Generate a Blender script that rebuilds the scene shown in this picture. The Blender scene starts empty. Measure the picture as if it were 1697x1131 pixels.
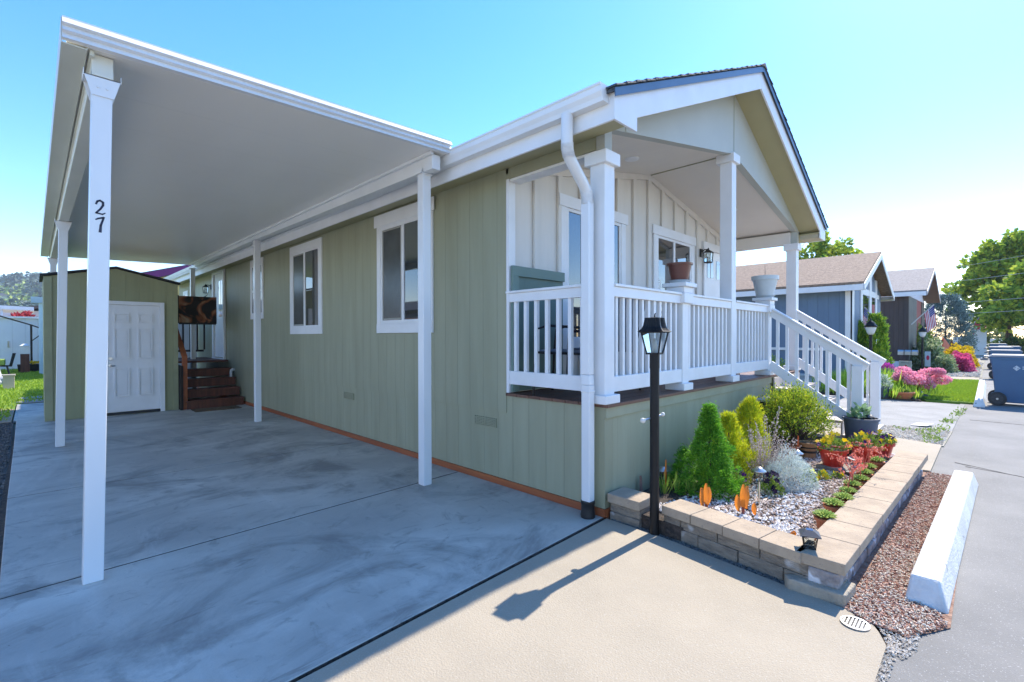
import bpy, math, random
import numpy as np
from mathutils import Vector, Matrix
random.seed(7); rng=np.random.default_rng(7)
R=math.radians
S=bpy.context.scene
# ---------------------------------------------------------------- camera
cd=bpy.data.cameras.new('camera'); cam=bpy.data.objects.new('camera',cd); S.collection.objects.link(cam)
cd.sensor_width=36; cd.lens=792.36/1697*36; cd.clip_start=.05; cd.clip_end=3000
_f=Vector((.70783603,.70631314,-.009482)); _r=Vector((.70633399,-.70787713,-.00150459)); _u=_r.cross(_f)
m=Matrix((_r,_u,-_f)).transposed().to_4x4(); m.translation=(-3.1547529,-2.12528017,1.42); cam.matrix_world=m
S.camera=cam
# ---------------------------------------------------------------- sky and sun
SUN_EL=R(47); SUN_AZ=R(2.0)    # azimuth measured from +X towards +Y is -SUN_AZ
w=bpy.data.worlds.new("World"); S.world=w; w.use_nodes=True
nt=w.node_tree; nt.nodes.clear()
sk=nt.nodes.new('ShaderNodeTexSky'); sk.sky_type='NISHITA'; sk.sun_disc=False
sk.sun_elevation=SUN_EL; sk.sun_rotation=R(90)+SUN_AZ; sk.altitude=0; sk.air_density=1.0; sk.dust_density=.15; sk.ozone_density=2.0
bg=nt.nodes.new('ShaderNodeBackground'); bg.inputs[1].default_value=.10
wo=nt.nodes.new('ShaderNodeOutputWorld'); gm=nt.nodes.new('ShaderNodeGamma'); gm.inputs[1].default_value=1.0
tn=nt.nodes.new('ShaderNodeMix'); tn.data_type='RGBA'; tn.blend_type='MULTIPLY'; tn.inputs[0].default_value=1; tn.inputs[7].default_value=(1.0,.925,1.0,1)
hs=nt.nodes.new('ShaderNodeHueSaturation'); hs.inputs['Saturation'].default_value=1.34
nt.links.new(sk.outputs[0],hs.inputs['Color']); nt.links.new(hs.outputs[0],gm.inputs[0]); nt.links.new(gm.outputs[0],tn.inputs[6]); nt.links.new(tn.outputs[2],bg.inputs[0]); nt.links.new(bg.outputs[0],wo.inputs[0])
sd=bpy.data.lights.new('sun','SUN'); sd.energy=2.2; sd.angle=R(.5); sd.color=(1,.92,.80)
so=bpy.data.objects.new('sun',sd); S.collection.objects.link(so)
a=-SUN_AZ; sv=Vector((math.cos(SUN_EL)*math.cos(a),math.cos(SUN_EL)*math.sin(a),math.sin(SUN_EL)))
so.rotation_euler=sv.to_track_quat('Z','Y').to_euler()
S.view_settings.view_transform='Standard'; S.view_settings.look='None'; S.view_settings.gamma=1; S.view_settings.exposure=2.02
# ---------------------------------------------------------------- materials
MATS={}
def mat(name,c1,c2=None,scale=4,detail=5,rough=.6,bump=0,bscale=60,island=False,metal=0,spec=.5,groove=None,trans=0,stretch=(1,1,1),contrast=(.35,.65),coat=0,c3=None,alpha=None,speck=None,wave=None):
    if name in MATS: return MATS[name]
    m=bpy.data.materials.new(name); m.use_nodes=True; n=m.node_tree; n.nodes.clear(); L=n.links.new
    out=n.nodes.new('ShaderNodeOutputMaterial'); b=n.nodes.new('ShaderNodeBsdfPrincipled')
    b.inputs['Roughness'].default_value=rough; b.inputs['Metallic'].default_value=metal; b.inputs['Specular IOR Level'].default_value=spec
    b.inputs['Coat Weight'].default_value=coat
    tc=n.nodes.new('ShaderNodeTexCoord'); mp=n.nodes.new('ShaderNodeMapping'); mp.inputs['Scale'].default_value=stretch; L(tc.outputs['Object'],mp.inputs[0])
    if c2 is None: c2=tuple(x*.88 for x in c1)
    rp=n.nodes.new('ShaderNodeValToRGB'); rp.color_ramp.elements[0].position=contrast[0]; rp.color_ramp.elements[1].position=contrast[1]
    rp.color_ramp.elements[0].color=(*c2,1); rp.color_ramp.elements[1].color=(*c1,1)
    if c3:
        e=rp.color_ramp.elements.new(.5*(contrast[0]+contrast[1])); e.color=(*c3,1)
    if island:
        g=n.nodes.new('ShaderNodeNewGeometry'); src=g.outputs['Random Per Island']
    else:
        no=n.nodes.new('ShaderNodeTexNoise'); no.inputs['Scale'].default_value=scale; no.inputs['Detail'].default_value=detail; no.inputs['Roughness'].default_value=.6
        L(mp.outputs[0],no.inputs['Vector']); src=no.outputs[0]
    L(src,rp.inputs[0]); col=rp.outputs[0]
    if speck:                                        # (scale, threshold, colour)
        s2=n.nodes.new('ShaderNodeTexNoise'); s2.inputs['Scale'].default_value=speck[0]; s2.inputs['Detail'].default_value=2
        L(tc.outputs['Object'],s2.inputs['Vector'])
        r2=n.nodes.new('ShaderNodeValToRGB'); r2.color_ramp.elements[0].position=speck[1]; r2.color_ramp.elements[1].position=speck[1]+.08
        r2.color_ramp.elements[0].color=(0,0,0,1); r2.color_ramp.elements[1].color=(1,1,1,1); L(s2.outputs[0],r2.inputs[0])
        mx=n.nodes.new('ShaderNodeMix'); mx.data_type='RGBA'; L(r2.outputs[0],mx.inputs[0]); L(col,mx.inputs[6]); mx.inputs[7].default_value=(*speck[2],1); col=mx.outputs[2]
    hgt=None
    if bump:
        bn=n.nodes.new('ShaderNodeTexNoise'); bn.inputs['Scale'].default_value=bscale; bn.inputs['Detail'].default_value=4
        L(mp.outputs[0],bn.inputs['Vector'])
        mu=n.nodes.new('ShaderNodeMath'); mu.operation='MULTIPLY'; mu.inputs[1].default_value=bump; L(bn.outputs[0],mu.inputs[0]); hgt=mu.outputs[0]
    if groove:                                       # (axis, pitch, width, depth, offset)
        ax,pitch,wd,dp,off=groove
        sp=n.nodes.new('ShaderNodeSeparateXYZ'); L(tc.outputs['Object'],sp.inputs[0])
        m1=n.nodes.new('ShaderNodeMath'); m1.operation='ADD'; m1.inputs[1].default_value=off+100*pitch; L(sp.outputs[ax],m1.inputs[0])
        m2=n.nodes.new('ShaderNodeMath'); m2.operation='MODULO'; m2.inputs[1].default_value=pitch; L(m1.outputs[0],m2.inputs[0])
        m3=n.nodes.new('ShaderNodeMath'); m3.operation='LESS_THAN'; m3.inputs[1].default_value=wd; L(m2.outputs[0],m3.inputs[0])
        m4=n.nodes.new('ShaderNodeMath'); m4.operation='MULTIPLY'; m4.inputs[1].default_value=-dp; L(m3.outputs[0],m4.inputs[0])
        if hgt is None: hgt=m4.outputs[0]
        else:
            ad=n.nodes.new('ShaderNodeMath'); L(hgt,ad.inputs[0]); L(m4.outputs[0],ad.inputs[1]); hgt=ad.outputs[0]
        mx=n.nodes.new('ShaderNodeMix'); mx.data_type='RGBA'; fm=n.nodes.new('ShaderNodeMath'); fm.operation='MULTIPLY'; fm.inputs[1].default_value=.11; L(m3.outputs[0],fm.inputs[0])
        L(fm.outputs[0],mx.inputs[0]); L(col,mx.inputs[6]); mx.inputs[7].default_value=(c1[0]*.3,c1[1]*.3,c1[2]*.3,1); col=mx.outputs[2]
    if hgt is not None:
        bu=n.nodes.new('ShaderNodeBump'); bu.inputs['Distance'].default_value=1.0; bu.inputs['Strength'].default_value=.9; L(hgt,bu.inputs['Height']); L(bu.outputs[0],b.inputs['Normal'])
    L(col,b.inputs['Base Color'])
    sh=b.outputs[0]
    if trans:
        tr=n.nodes.new('ShaderNodeBsdfTranslucent'); L(col,tr.inputs[0]); ms=n.nodes.new('ShaderNodeMixShader'); ms.inputs[0].default_value=trans
        L(b.outputs[0],ms.inputs[1]); L(tr.outputs[0],ms.inputs[2]); sh=ms.outputs[0]
    L(sh,out.inputs[0]); MATS[name]=m; return m
def glass(name,tint=(.9,.95,.95),rough=.03):
    m=bpy.data.materials.new(name); m.use_nodes=True; n=m.node_tree; n.nodes.clear(); L=n.links.new
    out=n.nodes.new('ShaderNodeOutputMaterial'); gl=n.nodes.new('ShaderNodeBsdfGlossy'); gl.inputs['Roughness'].default_value=rough
    tr=n.nodes.new('ShaderNodeBsdfTransparent'); tr.inputs[0].default_value=(*tint,1)
    fr=n.nodes.new('ShaderNodeFresnel'); fr.inputs[0].default_value=1.55; ad=n.nodes.new('ShaderNodeMath'); ad.inputs[1].default_value=.06; L(fr.outputs[0],ad.inputs[0])
    ms=n.nodes.new('ShaderNodeMixShader'); L(ad.outputs[0],ms.inputs[0]); L(tr.outputs[0],ms.inputs[1]); L(gl.outputs[0],ms.inputs[2]); L(ms.outputs[0],out.inputs[0])
    MATS[name]=m; return m
SAGE=(.345,.345,.23); SAGE2=(.30,.30,.195)
white=mat('white_paint',(.80,.80,.80),(.74,.74,.73),scale=3,rough=.45,bump=.0006,bscale=30)
whitewood=mat('white_wood_paint',(.80,.80,.79),(.70,.70,.68),scale=6,rough=.5,bump=.001,bscale=14,stretch=(1,1,1))
alum=mat('white_enamel',(.78,.79,.79),(.70,.71,.71),scale=1.5,rough=.3,coat=.1,stretch=(1,1,.3))
alum_under=mat('carport_underside_enamel',(.88,.85,.79),(.81,.78,.72),scale=.9,rough=.35,stretch=(.6,.25,1),groove=(1,.61,.008,.003,0))
sideY=mat('sage_siding_side',SAGE,SAGE2,scale=2.5,rough=.55,bump=.0012,bscale=18,stretch=(1,2.2,.25),groove=(1,.2033,.006,.0025,0))
sideX=mat('sage_siding_front',SAGE,SAGE2,scale=2.5,rough=.6,bump=.0012,bscale=18,stretch=(2.2,1,.25),groove=(0,.2033,.006,.0025,0.02))
sageT=mat('sage_trim_board',SAGE,SAGE2,scale=3,rough=.6,bump=.001,bscale=25)
sageG=mat('sage_gable_panel',(.46,.475,.43),(.43,.445,.40),scale=2,rough=.6,bump=.0009,bscale=30)
shedS=mat('olive_shed_siding',(.33,.335,.185),(.28,.285,.16),scale=2.5,rough=.65,bump=.0013,bscale=18,stretch=(2.2,1,.25),groove=(0,.2033,.006,.004,0.07))
shedT=mat('olive_shed_trim',(.33,.335,.19),(.28,.285,.16),scale=3,rough=.65,bump=.001)
beige=mat('beige_porch_siding',(.72,.68,.62),(.66,.63,.57),scale=3,rough=.6,bump=.0012,bscale=16,stretch=(2,1,.25))
ceilm=mat('cream_porch_ceiling',(.74,.69,.61),(.70,.65,.58),scale=2,rough=.6)
soffit=mat('olive_soffit',(.42,.38,.21),(.38,.345,.19),scale=2,rough=.6,bump=.0008)
redwood=mat('red_stained_timber',(.40,.115,.035),(.25,.065,.022),scale=4,rough=.6,bump=.001,bscale=30,stretch=(1,.15,2))
deckw=mat('brown_deck_board',(.17,.075,.045),(.10,.045,.03),scale=6,rough=.5,bump=.001,stretch=(.15,4,1))
brownw=mat('dark_brown_timber',(.15,.045,.022),(.075,.025,.014),scale=6,rough=.6,bump=.001,stretch=(3,3,.4))
def concrete(name):
    m=mat(name,(.62,.575,.50),(.38,.35,.31),scale=.95,detail=11,rough=.6,bump=.002,bscale=45,stretch=(.8,1.15,1),contrast=(.30,.66),c3=(.47,.43,.37))
    n=m.node_tree; L=n.links.new; b=[x for x in n.nodes if x.type=='BSDF_PRINCIPLED'][0]; src=b.inputs['Base Color'].links[0].from_socket; tc=[x for x in n.nodes if x.type=='TEX_COORD'][0]
    def layer(src,scale,det,lo,hi,col,fac,stretch=(1,1,1),dist=0,rot=0):
        mp=n.nodes.new('ShaderNodeMapping'); mp.inputs['Scale'].default_value=stretch; mp.inputs['Rotation'].default_value=(0,0,rot); L(tc.outputs['Object'],mp.inputs[0])
        no=n.nodes.new('ShaderNodeTexNoise'); no.inputs['Scale'].default_value=scale; no.inputs['Detail'].default_value=det; no.inputs['Roughness'].default_value=.68; no.inputs['Distortion'].default_value=dist; L(mp.outputs[0],no.inputs['Vector'])
        mr=n.nodes.new('ShaderNodeMapRange'); mr.inputs['From Min'].default_value=lo; mr.inputs['From Max'].default_value=hi; mr.inputs['To Max'].default_value=fac; L(no.outputs[0],mr.inputs[0])
        mx=n.nodes.new('ShaderNodeMix'); mx.data_type='RGBA'; L(mr.outputs[0],mx.inputs[0]); L(src,mx.inputs[6]); mx.inputs[7].default_value=(*col,1); return mx.outputs[2]
    src=layer(src,.85,12,.50,.64,(.20,.185,.165),.75,(.9,1.2,1),1.2)
    src=layer(src,2.6,12,.56,.66,(.26,.235,.20),.55,(1,1,1),2.5)
    src=layer(src,1.6,8,.56,.70,(.66,.61,.54),.45,(1.8,.5,1),1.0,.6)
    src=layer(src,5,6,.62,.66,(.20,.18,.16),.5,(.35,2.5,1),.6,.5)
    src=layer(src,240,2,.52,.75,(.25,.23,.21),.45)
    src=layer(src,26,3,.70,.74,(.10,.09,.08),.7)
    L(src,b.inputs['Base Color']); return m
conc=concrete('trowelled_concrete')
conct=mat('tan_brushed_concrete',(.40,.34,.255),(.31,.265,.20),scale=1.5,detail=8,rough=.85,bump=.004,bscale=110,contrast=(.25,.75),speck=(150,.60,(.40,.36,.29)))
concg=mat('grey_rough_concrete',(.33,.32,.30),(.25,.245,.23),scale=2,detail=8,rough=.9,bump=.004,bscale=90,speck=(60,.6,(.18,.18,.175)))
asph=mat('sun_bleached_asphalt',(.23,.222,.208),(.15,.146,.138),scale=1.3,detail=9,rough=.85,bump=.003,bscale=130,contrast=(.3,.75),speck=(140,.64,(.36,.355,.345)))
soil=mat('dark_soil',(.09,.065,.05),(.03,.024,.02),scale=30,rough=.95,bump=.02,bscale=60)
dirt=mat('dry_ground',(.36,.32,.26),(.26,.24,.19),scale=3,rough=.95,bump=.01,bscale=50,speck=(9,.58,(.22,.26,.10)))
earth=mat('ground_earth',(.36,.33,.27),(.26,.25,.18),scale=.3,rough=.95)
lawnm=mat('lawn_turf',(.16,.27,.03),(.10,.20,.02),scale=3,rough=.9,bump=.02,bscale=90)
grassm=mat('grass_blade',(.40,.52,.04),(.20,.36,.03),island=True,rough=.6,trans=.35,contrast=(0,1))
pebm=mat('mixed_pebble',(.90,.80,.69),(.25,.16,.11),island=True,rough=.8,contrast=(.05,.85),c3=(.58,.43,.33))
whitepeb=mat('white_stone',(.82,.78,.72),(.60,.56,.51),island=True,rough=.7,contrast=(0,.6))
barkm=mat('red_bark_chip',(.60,.43,.35),(.14,.06,.04),island=True,rough=.9,contrast=(0,1),c3=(.36,.18,.12))
palem=mat('pale_chip',(.74,.68,.58),(.45,.36,.26),island=True,rough=.9,contrast=(0,1))
darkgr=mat('dark_gravel_stone',(.22,.20,.18),(.06,.055,.05),island=True,rough=.85,contrast=(0,1))
capm=mat('tan_cap_block',(.44,.345,.245),(.34,.265,.19),scale=6,rough=.9,bump=.004,bscale=70,speck=(50,.62,(.30,.24,.19)))
blockm=mat('grey_wall_block',(.34,.28,.21),(.20,.165,.13),scale=9,rough=.92,bump=.02,bscale=30,stretch=(1,1,4),speck=(6,.66,(.62,.60,.58)))
blockface=mat('split_face_block',(.42,.37,.34),(.22,.19,.18),scale=14,rough=.92,bump=.02,bscale=35,speck=(9,.56,(.66,.65,.66)))
shingle=mat('dark_roof_shingle',(.09,.10,.11),(.04,.045,.05),scale=18,rough=.9,bump=.02,bscale=60)
drip=mat('blue_grey_drip_edge',(.07,.13,.22),(.05,.10,.17),scale=3,rough=.4)
brshing=mat('brown_roof_shingle',(.36,.25,.17),(.23,.155,.105),scale=7,rough=.9,bump=.02,bscale=20,stretch=(.5,2,4),groove=(2,.075,.016,.02,0))
grshing=mat('grey_roof_shingle',(.33,.29,.26),(.24,.21,.19),scale=7,rough=.9,bump=.02,bscale=20,stretch=(.5,2,4),groove=(2,.075,.016,.02,0))
black=mat('black_metal',(.010,.0105,.012),(.006,.006,.0065),scale=8,rough=.45,spec=.3)
blackpl=mat('black_plastic',(.02,.02,.022),(.012,.012,.012),rough=.5)
darkint=mat('dark_interior',(.035,.033,.032),(.02,.02,.02),rough=.8)
pane=mat('window_glass_dark',(.03,.035,.04),(.02,.022,.026),rough=.03,spec=1.0,coat=1.0)
screenm=mat('insect_screen',(.06,.06,.062),(.04,.04,.04),rough=.25,spec=.6)
lampglass=glass('lamp_glass',(.85,.9,.9),.05)
frost=mat('frosted_lamp_glass',(.75,.76,.74),(.6,.6,.6),rough=.2,coat=.5)
steel=mat('brushed_steel',(.6,.6,.6),(.45,.45,.45),metal=1,rough=.3)
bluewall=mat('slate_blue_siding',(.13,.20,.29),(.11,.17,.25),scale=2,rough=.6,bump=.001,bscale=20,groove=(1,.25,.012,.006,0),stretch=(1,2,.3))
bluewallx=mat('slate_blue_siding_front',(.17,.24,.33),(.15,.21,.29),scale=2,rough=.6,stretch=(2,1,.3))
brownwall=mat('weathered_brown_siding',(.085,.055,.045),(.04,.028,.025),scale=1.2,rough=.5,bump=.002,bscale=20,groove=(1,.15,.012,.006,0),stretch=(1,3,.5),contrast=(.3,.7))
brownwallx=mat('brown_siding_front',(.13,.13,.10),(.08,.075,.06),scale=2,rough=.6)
whitewall=mat('white_metal_siding',(.74,.75,.77),(.68,.69,.71),scale=1,rough=.5,groove=(0,.4,.03,.01,0))
binblue=mat('blue_bin_plastic',(.045,.13,.25),(.038,.105,.21),scale=2,rough=.4,bump=.0006)
bingrey=mat('grey_bin_lid',(.20,.21,.22),(.15,.16,.17),rough=.45)
redpot=mat('red_glazed_pot',(.62,.035,.015),(.50,.025,.012),scale=5,rough=.35,coat=.3)
terra=mat('terracotta_clay',(.50,.17,.07),(.38,.12,.05),scale=12,rough=.8)
greypotm=mat('blue_grey_pot_plastic',(.085,.115,.16),(.07,.09,.13),rough=.5)
whitepotm=mat('pale_grey_pot_plastic',(.62,.66,.66),(.54,.58,.58),rough=.45)
brownpotm=mat('maroon_brown_pot_plastic',(.16,.05,.035),(.11,.035,.025),scale=3,rough=.35,stretch=(1,1,.2),coat=.2)
# ---------------------------------------------------------------- mesh builder
class MB:
    def __init__(s): s.v=[]; s.f=[]
    def add(s,vs,fs):
        n=len(s.v); s.v+= [tuple(map(float,p)) for p in vs]; s.f+=[tuple(i+n for i in f) for f in fs]; return s
    def box(s,x0,x1,y0,y1,z0,z1):
        x0,x1=sorted((x0,x1)); y0,y1=sorted((y0,y1)); z0,z1=sorted((z0,z1))
        return s.add([(x0,y0,z0),(x1,y0,z0),(x1,y1,z0),(x0,y1,z0),(x0,y0,z1),(x1,y0,z1),(x1,y1,z1),(x0,y1,z1)],
              [(0,3,2,1),(4,5,6,7),(0,1,5,4),(1,2,6,5),(2,3,7,6),(3,0,4,7)])
    def prism(s,poly,vec):
        n=len(poly); v=Vector(vec); P=[Vector(p) for p in poly]
        nrm=Vector((0,0,0))
        for i in range(n): nrm+=P[i].cross(P[(i+1)%n])
        if nrm.dot(v)>0: P=P[::-1]
        return s.add(list(P)+[p+v for p in P],[tuple(range(n)),tuple(range(2*n-1,n-1,-1))]+[(i,i+n,(i+1)%n+n,(i+1)%n) for i in range(n)])
    def bar(s,p,q,wd,ht,up=(0,0,1)):
        p=Vector(p); q=Vector(q); d=(q-p).normalized(); u=Vector(up)
        if abs(d.dot(u))>.99: u=Vector((1,0,0))
        sd_=d.cross(u).normalized(); u=sd_.cross(d).normalized()
        a=sd_*wd/2; b=u*ht/2
        return s.add([p-a-b,p+a-b,p+a+b,p-a+b,q-a-b,q+a-b,q+a+b,q-a+b],[(0,1,2,3),(7,6,5,4),(0,4,5,1),(1,5,6,2),(2,6,7,3),(3,7,4,0)])
    def tube(s,pts,rad,n=10,sx=1.0,cap=True):
        pts=[Vector(p) for p in pts]
        if not isinstance(rad,(list,tuple)): rad=[rad]*len(pts)
        rings=[]; up=None
        for i,p in enumerate(pts):
            d=(pts[min(i+1,len(pts)-1)]-pts[max(i-1,0)]).normalized()
            if up is None:
                up=Vector((0,0,1)) if abs(d.z)<.9 else Vector((0,1,0))
            a=d.cross(up).normalized(); up=a.cross(d).normalized()
            rings.append([p+(a*math.cos(t)*sx+up*math.sin(t))*rad[i] for t in [2*math.pi*k/n for k in range(n)]])
        vs=[v for r in rings for v in r]; fs=[]
        for i in range(len(pts)-1):
            for k in range(n): fs.append((i*n+k,i*n+(k+1)%n,(i+1)*n+(k+1)%n,(i+1)*n+k))
        if cap: fs+= [tuple(range(n-1,-1,-1)),tuple(range((len(pts)-1)*n,len(pts)*n))]
        return s.add(vs,fs)
    def lathe(s,prof,c=(0,0,0),n=24,cap=True,sq=1.0):
        vs=[];fs=[]
        for r,z in prof:
            for k in range(n):
                t=2*math.pi*k/n; vs.append((c[0]+r*math.cos(t),c[1]+r*math.sin(t)*sq,c[2]+z))
        for i in range(len(prof)-1):
            for k in range(n): fs.append((i*n+k,i*n+(k+1)%n,(i+1)*n+(k+1)%n,(i+1)*n+k))
        if cap: fs+=[tuple(range(n-1,-1,-1)),tuple(range((len(prof)-1)*n,len(prof)*n))]
        return s.add(vs,fs)
    def frustum(s,c,h,a0,b0,a1,b1,rot=0):            # rectangular, half sizes
        cs,sn=math.cos(rot),math.sin(rot); vs=[]
        for z,a,b in ((0,a0,b0),(h,a1,b1)):
            for x,y in ((-a,-b),(a,-b),(a,b),(-a,b)): vs.append((c[0]+x*cs-y*sn,c[1]+x*sn+y*cs,c[2]+z))
        return s.add(vs,[(0,3,2,1),(4,5,6,7),(0,1,5,4),(1,2,6,5),(2,3,7,6),(3,0,4,7)])
    def blob(s,c,r,n=10,k=.15,sq=(1,1,1)):
        vs=[];fs=[];m_=max(4,n//2)
        for i in range(m_+1):
            ph=math.pi*i/m_
            for j in range(n):
                t=2*math.pi*j/n; q=r*(1+random.uniform(-k,k)); vs.append((c[0]+q*sq[0]*math.sin(ph)*math.cos(t),c[1]+q*sq[1]*math.sin(ph)*math.sin(t),c[2]+q*sq[2]*math.cos(ph)))
        for i in range(m_):
            for j in range(n): fs.append((i*n+j,(i+1)*n+j,(i+1)*n+(j+1)%n,i*n+(j+1)%n))
        return s.add(vs,fs)
    def leaves(s,P,D,L,W,fold=.15):
        P=np.asarray(P,float); D=np.asarray(D,float); N=len(P)
        D=D/np.maximum(np.linalg.norm(D,axis=1,keepdims=True),1e-6)
        r=rng.normal(size=(N,3)); A=np.cross(D,r); A/=np.maximum(np.linalg.norm(A,axis=1,keepdims=True),1e-6); B=np.cross(A,D)
        L=np.broadcast_to(np.asarray(L,float).reshape(-1,1),(N,1)); W=np.broadcast_to(np.asarray(W,float).reshape(-1,1),(N,1))
        v=np.stack([P,P+D*L*.5+A*W*.5+B*W*fold,P+D*L,P+D*L*.5-A*W*.5+B*W*fold],1).reshape(-1,3)
        n=len(s.v); s.v+= [tuple(x) for x in v.tolist()]; s.f+=[(n+4*i,n+4*i+1,n+4*i+2,n+4*i+3) for i in range(N)]; return s
    def stones(s,P,r0,r1,flat=.65):
        base=np.array([(1,0,0),(0,1,0),(-1,0,0),(0,-1,0),(0,0,1),(0,0,-1)],float)
        F=[(0,1,4),(1,2,4),(2,3,4),(3,0,4),(1,0,5),(2,1,5),(3,2,5),(0,3,5)]
        for p in P:
            r=random.uniform(r0,r1); t=random.random()*6.28; c_,s_=math.cos(t),math.sin(t); b=base*rng.uniform(.7,1.25,(6,1)); e=random.uniform(.6,1.0); n=len(s.v)
            for q in b:
                x=q[0]*r; y=q[1]*r*e; tl=.25*x
                s.v.append((p[0]+x*c_-y*s_,p[1]+x*s_+y*c_,p[2]+q[2]*r*flat+tl*random.uniform(-.5,.5)))
            s.f+=[(n+a,n+b_,n+c) for a,b_,c in F]
        return s
BASE={}
def link(o): S.collection.objects.link(o)
def thing(name,label,cat,loc=(0,0,0),rz=0,group=None,local=False):
    o=bpy.data.objects.new(name,None); link(o); o.location=loc; o.rotation_euler=(0,0,rz); o.empty_display_size=.1
    o['label']=label; o['category']=cat
    if group: o['group']=group
    BASE[o.name]=Vector((0,0,0)) if local else Vector(loc); return o
def mesh(name,mb,m,parent=None,bev=0,smooth=False,base=None,label=None,cat=None,group=None,kind=None):
    b=BASE.get(parent.name,Vector((0,0,0))) if parent else (Vector(base) if base else Vector((0,0,0)))
    me=bpy.data.meshes.new(name); vs=mb.v
    if b.length>0: vs=[(x-b.x,y-b.y,z-b.z) for x,y,z in vs]
    me.from_pydata(vs,[],mb.f); me.update()
    if m: me.materials.append(m)
    if smooth: me.polygons.foreach_set('use_smooth',[True]*len(me.polygons))
    o=bpy.data.objects.new(name,me); link(o); BASE[o.name]=b
    if parent: o.parent=parent
    elif base: o.location=base
    if bev:
        md=o.modifiers.new('bevel','BEVEL'); md.width=bev; md.segments=2; md.limit_method='ANGLE'; md.angle_limit=R(40)
    if smooth and bev==0:
        pass
    if label: o['label']=label
    if cat: o['category']=cat
    if group: o['group']=group
    if kind: o['kind']=kind
    return o
def dup(root,loc,rz=None,scale=None,label=None):
    def cp(o,par):
        c=o.copy(); link(c)
        if par: c.parent=par
        for ch in list(o.children): cp(ch,c)
        return c
    r=cp(root,None); r.location=loc
    if rz is not None: r.rotation_euler=(0,0,rz)
    if scale: r.scale=(scale,)*3 if not isinstance(scale,tuple) else scale
    if label: r['label']=label
    return r
def smooth_angle(o,ang=40):
    o.data.polygons.foreach_set('use_smooth',[True]*len(o.data.polygons))
    try:
        md=o.modifiers.new('es','EDGE_SPLIT'); md.split_angle=R(ang)
    except Exception: pass
# ================================================================= SETTING
def sheet(name,poly,z,m,thick=0,kind='structure'):
    mb=MB()
    if thick: mb.prism([(x,y,z-thick) for x,y in poly],(0,0,thick))
    else: mb.add([(x,y,z) for x,y in poly],[tuple(range(len(poly)))])
    return mesh(name,mb,m,kind=kind)
def ccw(p):
    a=sum(p[i][0]*p[(i+1)%len(p)][1]-p[(i+1)%len(p)][0]*p[i][1] for i in range(len(p))); return p if a>0 else p[::-1]
g=MB(); N=40
g.add([(-260,-110,-.06),(260,-110,-.06),(260,688,-.06),(-260,688,-.06)],[(0,1,2,3)]); mesh('ground',g,earth,kind='structure')
# hill far behind the left side
mb=MB(); nx,ny=70,24
def hillz(x,y):
    t=max(0,min(1,(y-240)/360)); h=38*(t*t*(3-2*t)); h*=1+.10*math.sin(x/47+1)+.07*math.sin(x/23+.5)
    if y>600: h-= (y-600)*.08
    return h-.1
for j in range(ny+1):
    for i in range(nx+1):
        x=-260+520*i/nx; y=235+ 440*j/ny; mb.v.append((x,y,hillz(x,y)))
for j in range(ny):
    for i in range(nx): k=j*(nx+1)+i; mb.f.append((k,k+1,k+nx+2,k+nx+1))
mesh('hill',mb,mat('hill_meadow',(.10,.13,.05),(.05,.08,.03),scale=.03,rough=1),kind='structure',smooth=True)
# driveway slabs (shaded concrete) with real joints, on dark ground
dj=[[(-3.37,-.135),(0.0,.004)],[(-3.30,1.672),(-.0,1.822)],[(-3.325,3.99),(-.0,3.93)],[(-3.34,6.70),(-.0,6.64)],[(-3.36,9.1),(0,9.1)],[(-3.39,12.4),(.0,12.4)]]
mb=MB()
for i in range(5):
    a,b=dj[i],dj[i+1]; g_=.011
    mb.prism(ccw([(a[0][0],a[0][1]+g_),(a[1][0]-.002,a[1][1]+g_),(b[1][0]-.002,b[1][1]-g_),(b[0][0],b[0][1]-g_)]) and [(x,y,-.05) for x,y in [(a[0][0],a[0][1]+g_),(a[1][0]-.002,a[1][1]+g_),(b[1][0]-.002,b[1][1]-g_),(b[0][0],b[0][1]-g_)]],(0,0,.05))
mesh('driveway',mb,conc,kind='structure',bev=.006)
sheet('joint_filler',[(-3.36,-.12),(-.01,.0),(-.01,12.3),(-3.36,12.3)],-.005,soil,.02)
sheet('driveway_apron',[(-14,-1.80),(-.40,-1.80),(-.30,-1.76),(-.19,-1.70),(-.175,-1.60),(-.02,-.50),(.0,-.02),(-3.37,-.147),(-14,-.6)],-.002,conct,.05)  # left end extended out of view to bounce more sunlight
sheet('soil_bed',[(-1,-1.9),(4.3,-1.9),(4.3,-.0),(-1,-.0)],-.03,soil)
sheet('planter_soil',[(-.02,-1.48),(3.42,-1.52),(3.6,-.9),(4.2,-.8),(4.2,-.02),(.08,-.02)],.085,soil,.1)
# road
sheet('road',[(-60,-9.5),(95,-9.5),(95,-1.99),(-.0,-1.99),(-.16,-1.86),(-.36,-1.83),(-.45,-1.80),(-60,-1.80)],-.012,asph,.03)
sheet('road_shoulder',[(4.0,-1.99),(95,-1.99),(95,-1.70),(3.45,-1.70),(3.45,-1.99)],-.016,asph,.02)
sheet('mulch_strip',[(-.18,-1.55),(3.45,-1.60),(3.45,-2.0),(-.0,-2.0),(-.25,-1.86)],-.006,mat('mulch_bed',(.38,.24,.17),(.22,.12,.08),scale=25,rough=.95,bump=.02,bscale=60))
sheet('stair_landing_slab',[(3.45,-1.70),(5.12,-1.70),(5.27,-1.26),(5.6,-.3),(4.2,-.3),(4.2,-.82),(3.45,-.9)],.012,conct,.05)
sheet('weedy_verge',[(5.12,-1.72),(6.55,-1.75),(6.3,-.2),(5.6,-.2),(5.27,-1.26)],.0,dirt,.03)
sheet('neighbour_driveway',[(6.3,-1.74),(10.4,-1.78),(10.35,14),(6.1,14),(6.2,-.5)],-.002,concg,.05)
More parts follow.
